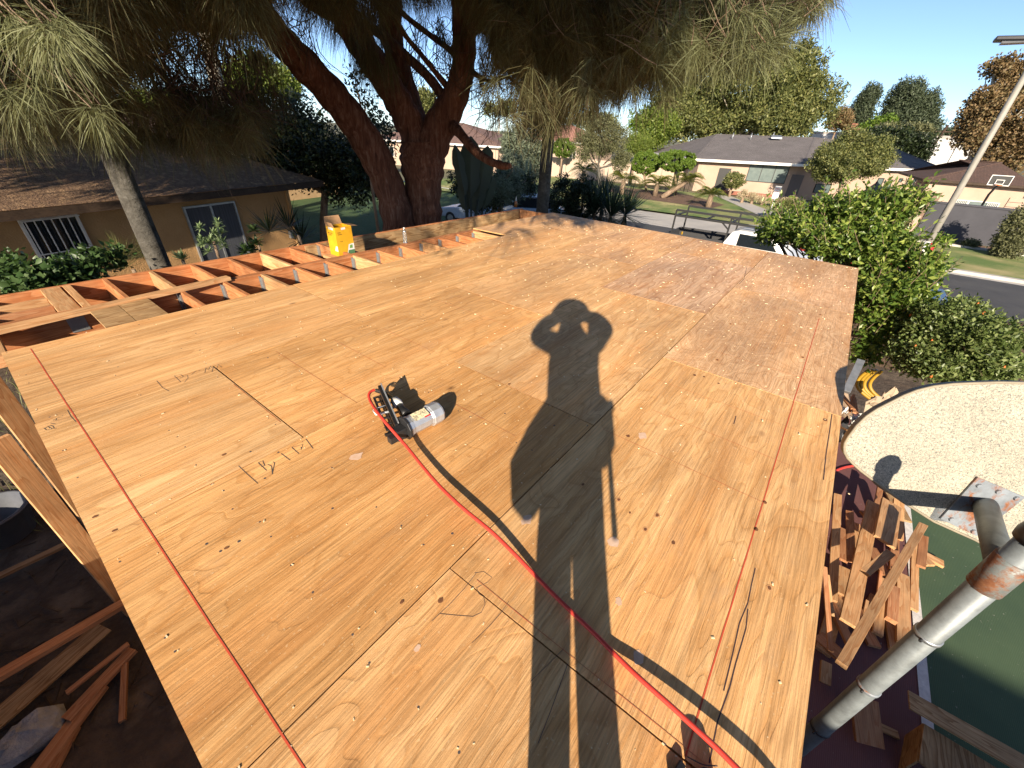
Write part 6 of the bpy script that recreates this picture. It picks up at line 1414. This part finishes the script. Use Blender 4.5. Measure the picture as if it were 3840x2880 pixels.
# shrubs between deck and ochre house
vs_ = [ell(90,1055,260,90,7.6),ell(260,1030,240,90,7.8),ell(345,975,110,50,8.2),ell(50,1000,140,60,8.4),ell(440,960,50,40,8.4)]
tree('vine_shrub', 'broad leaved green shrub below the barred window', 'shrub', vs_, L['vine'], 300, 9, .085, .2, None, 'bark_tan', None, .75, .6, .4)
def rosette(name, label, c, n_, L_, w_, mt, cat='plant', group=None, elev=(.1,1.2), heads=1, hs=.0, stem=None):
    t = thing(name, label, cat, (c.x, c.y, 0), 0, group); cs = []; axs = []; ays = []
    for h_ in range(heads):
        hc = np.array(c)+rng.normal(size=3)*hs
        for i in range(n_):
            a_ = random.random()*6.283; e_ = random.uniform(*elev); d = np.array([math.cos(a_)*math.cos(e_), math.sin(a_)*math.cos(e_), math.sin(e_)]); l = L_*random.uniform(.7,1.15)
            s_ = np.array([-math.sin(a_), math.cos(a_), 0])
            cs.append(hc+d*l*.5); axs.append(d*l*.5); ays.append(s_*w_*.5)
    quad_cloud('leaves', np.array(cs), np.array(axs), np.array(ays), mt, t, .25)['kind'] = 'stuff'
    MB().tube([(c.x,c.y,0), (c.x,c.y,c.z*.5), c], [stem or .04, stem or .04, (stem or .04)*.8], 8).build('stem', M['bark_tan'], t); return t
rosette('spurge', 'pale grey green succulent clump below the curtained window', PY(800,905,11.6), 30, .16, .035, L['succ'], 'plant', None, (-.5,1.3), 16, .17)
rosette('agave', 'pale spiky rosette at the foot of the ochre wall', PY(685,975,11.0), 26, .25, .06, L['succ'], 'plant', None, (.2,1.3), 1, 0)
rosette('fern', 'green feathery plant left of the slanting trunk', PY(500,1010,10.6), 120, .55, .008, L['oak'], 'plant', None, (.2,1.4), 3, .2)
rosette('fern', 'dark leafy plant right of the curtained window', PY(968,915,12.0), 40, .25, .08, L['vine'], 'plant', None, (-.2,1.2), 4, .14)
rosette('palm_shrub', 'dark fan leaved plant left of the yellow carton', PY(1120,880,9.0), 60, .6, .03, L['dark'], 'plant', None, (-.3,1.2), 3, .2)
# yuccas and hedge beyond the far corner
GY = 'dark yuccas beyond the far deck corner'
for k, (px, py, r, lab) in enumerate(((2230,740,20,'large dark yucca rosette left of the pair'),(2290,750,19.5,'large dark yucca rosette in the middle of the clump'),(2345,745,20.5,'dark yucca rosette nearest the driveway'),(2260,700,21,'upper dark yucca rosette behind the others'))):
    rosette('yucca', lab, PR(px,py+62,r), 190, 1.5, .05, L['yucca'], 'yucca', GY, (-.5,1.4), 1, 0, .1)
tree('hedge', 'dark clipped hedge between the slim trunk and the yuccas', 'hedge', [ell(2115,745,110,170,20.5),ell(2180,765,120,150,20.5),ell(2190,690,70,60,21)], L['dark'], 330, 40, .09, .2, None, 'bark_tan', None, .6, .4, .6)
# cycads on the front lawn
def cycad(label, px, py, r, fl, n_=30, base=None, tz=None):
    c = PR(px, py, r); t = thing('cycad', label, 'cycad', (c.x, c.y, 0), 0, 'cycads on the front lawn'); cs = []; axs = []; ays = []
    fl *= 1.35; n_ = int(n_*1.3)
    for i in range(n_):
        a_ = random.random()*6.283; e_ = random.uniform(.0,1.0); l = fl*random.uniform(.8,1.1); d = np.array([math.cos(a_)*math.cos(e_), math.sin(a_)*math.cos(e_), math.sin(e_)]); s_ = np.array([-math.sin(a_), math.cos(a_), 0.0])
        cs = []; axs = []; ays = []
        for j in range(15):
            u = .12+.88*j/14; p_ = np.array(c)+d*l*u+np.array([0,0,-.55*l*u*u]); w_ = .20*fl*(math.sin(math.pi*min(1,u*.9+.1))**.6)+.02
            for sg_ in (-1, 1):
                ld = unit(s_*sg_+d*.5+np.array([0,0,.25])); cs.append(p_+ld*w_*.5); axs.append(ld*w_*.5); ays.append(unit(np.cross(ld, np.array([0,0,1.])))*.03)
        quad_cloud('frond', np.array(cs), np.array(axs), np.array(ays), L['cycad'], t, .2)
    b_ = base or Vector((c.x, c.y, .12)); MB().tube([b_, b_.lerp(c,.6)+Vector((0,0,.05)), c], [.24,.20,.18], 10).build('trunk', M['bark_tan'], t); return t
cycad('tall gold tipped cycad left of the leaning one', 2465, 690, 42, 1.5, 36)
cycad('cycad with curved trunk leaning left of the round shrub', 2578, 680, 41.5, 1.4, 32, PZ(2480,742,.12))
cycad('low cycad standing alone on the front lawn', 2668, 730, 37.5, 1.15, 30)
cycad('cycad at the lawn edge above the yuccas', 2340, 675, 41, 1.4, 32)
cycad('dark cycad before the pale block wall', 2190, 640, 45, 1.5, 32)
# big paddle leaves and cactus right of the main trunk
GB = thing('paddle_plant', 'tall plant with torn grey green paddle leaves right of the big trunk', 'plant', (0,0,0)); c_ = PR(1760,760,13.5); GB.location = (c_.x, c_.y, 0)
L['paddle'] = leaf_mat('paddle_leaf', (.045,.055,.040), (.06,.07,.05), .3, .5, (.08,.09,.06))
for k, (px, py, w_, h_, tilt) in enumerate(((1725,640,36,190,-.2),(1765,630,60,230,.0),(1810,650,60,200,.18),(1790,720,50,160,.1),(1740,720,40,150,-.1),(1830,720,40,120,.3),(1760,565,30,80,.25))):
    r = 13.3+.12*k; c = PR(px, py, r); u = (PR(px+math.sin(tilt)*h_/2, py-h_/2, r)-PR(px-math.sin(tilt)*h_/2, py+h_/2, r))/2; v_ = (PR(px+w_/2, py, r)-PR(px-w_/2, py, r))/2
    s = MB(); m_ = 9; vs2 = []
    for i in range(m_):
        t_ = -1+2*i/(m_-1); ww = max(.06, (1-abs(t_)**4))*(1.25+random.uniform(-.22,.15)); nn_ = u.cross(v_).normalized()
        vs2 += [c+u*t_-v_*ww+nn_*.05*ww, c+u*t_-nn_*.03, c+u*t_+v_*ww+nn_*.05*ww]
    s.add(vs2, [(3*i+j, 3*i+j+1, 3*i+j+4, 3*i+j+3) for i in range(m_-1) for j in (0,1)]); s.build('leaf', L['paddle'], GB)
    MB().tube([(c_.x+random.gauss(0,.15), c_.y+random.gauss(0,.15), 0), c-u], [.05,.025], 7).build('stalk', L['paddle'], GB)
cg = thing('cactus_clump', 'dense clump of grey green column cactus beside the bungalow', 'cactus', (0,0,0)); c_ = PR(1955,700,25); cg.location = (c_.x, c_.y, 0); s = MB()
for i in range(44):
    px = random.gauss(1950,44); r = 25+random.uniform(-1.2,1.5); top = PR(px, random.uniform(600,720), r); s.tube([(top.x, top.y, 0), (top.x, top.y, top.z*.6), top, top+Vector((0,0,.10))], [.06,.065,.06,.01], 7)
s.build('columns', mat('cactus_skin', (.11,.14,.085), (.07,.10,.06), 9, .8), cg)['kind'] = 'stuff'
tree('agave_bank', 'pale green leafy bank of spiky plants above the cactus', 'plant', [ell(1950,545,150,130,33),ell(2010,600,90,140,33),ell(1930,640,130,110,31)], L['cactus'], 260, 30, .42, .5, None, 'bark_tan', None, .22, .2)
tree('low_scrub', 'tangled grey scrub at the right foot of the big trunk', 'shrub', [ell(1900,690,130,130,18),ell(1860,720,120,90,17)], L['cactus'], 120, 40, .30, .35, None, 'bark_tan', None, .08, 0)
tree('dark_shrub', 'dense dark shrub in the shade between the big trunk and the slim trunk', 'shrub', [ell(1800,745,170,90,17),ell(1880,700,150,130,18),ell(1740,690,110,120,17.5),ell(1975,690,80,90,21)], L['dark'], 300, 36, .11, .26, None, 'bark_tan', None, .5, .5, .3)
# fallen needles and grass
gb_ = rng.uniform([-1.5,6.4],[9,12.5],(2600,2)); c3 = np.concatenate([gb_, np.full((2600,1),.02)], 1); ax3 = np.concatenate([rng.normal(size=(2600,2))*.03, np.abs(rng.normal(size=(2600,1)))*.08+.03], 1)
o = quad_cloud('grass_tufts', c3+ax3, ax3, unit(np.cross(ax3, rng.normal(size=(2600,3))))*.006, L['oak'], None, .1); tag(o, 'thin grass between the deck and the ochre house', None, None, 'stuff')
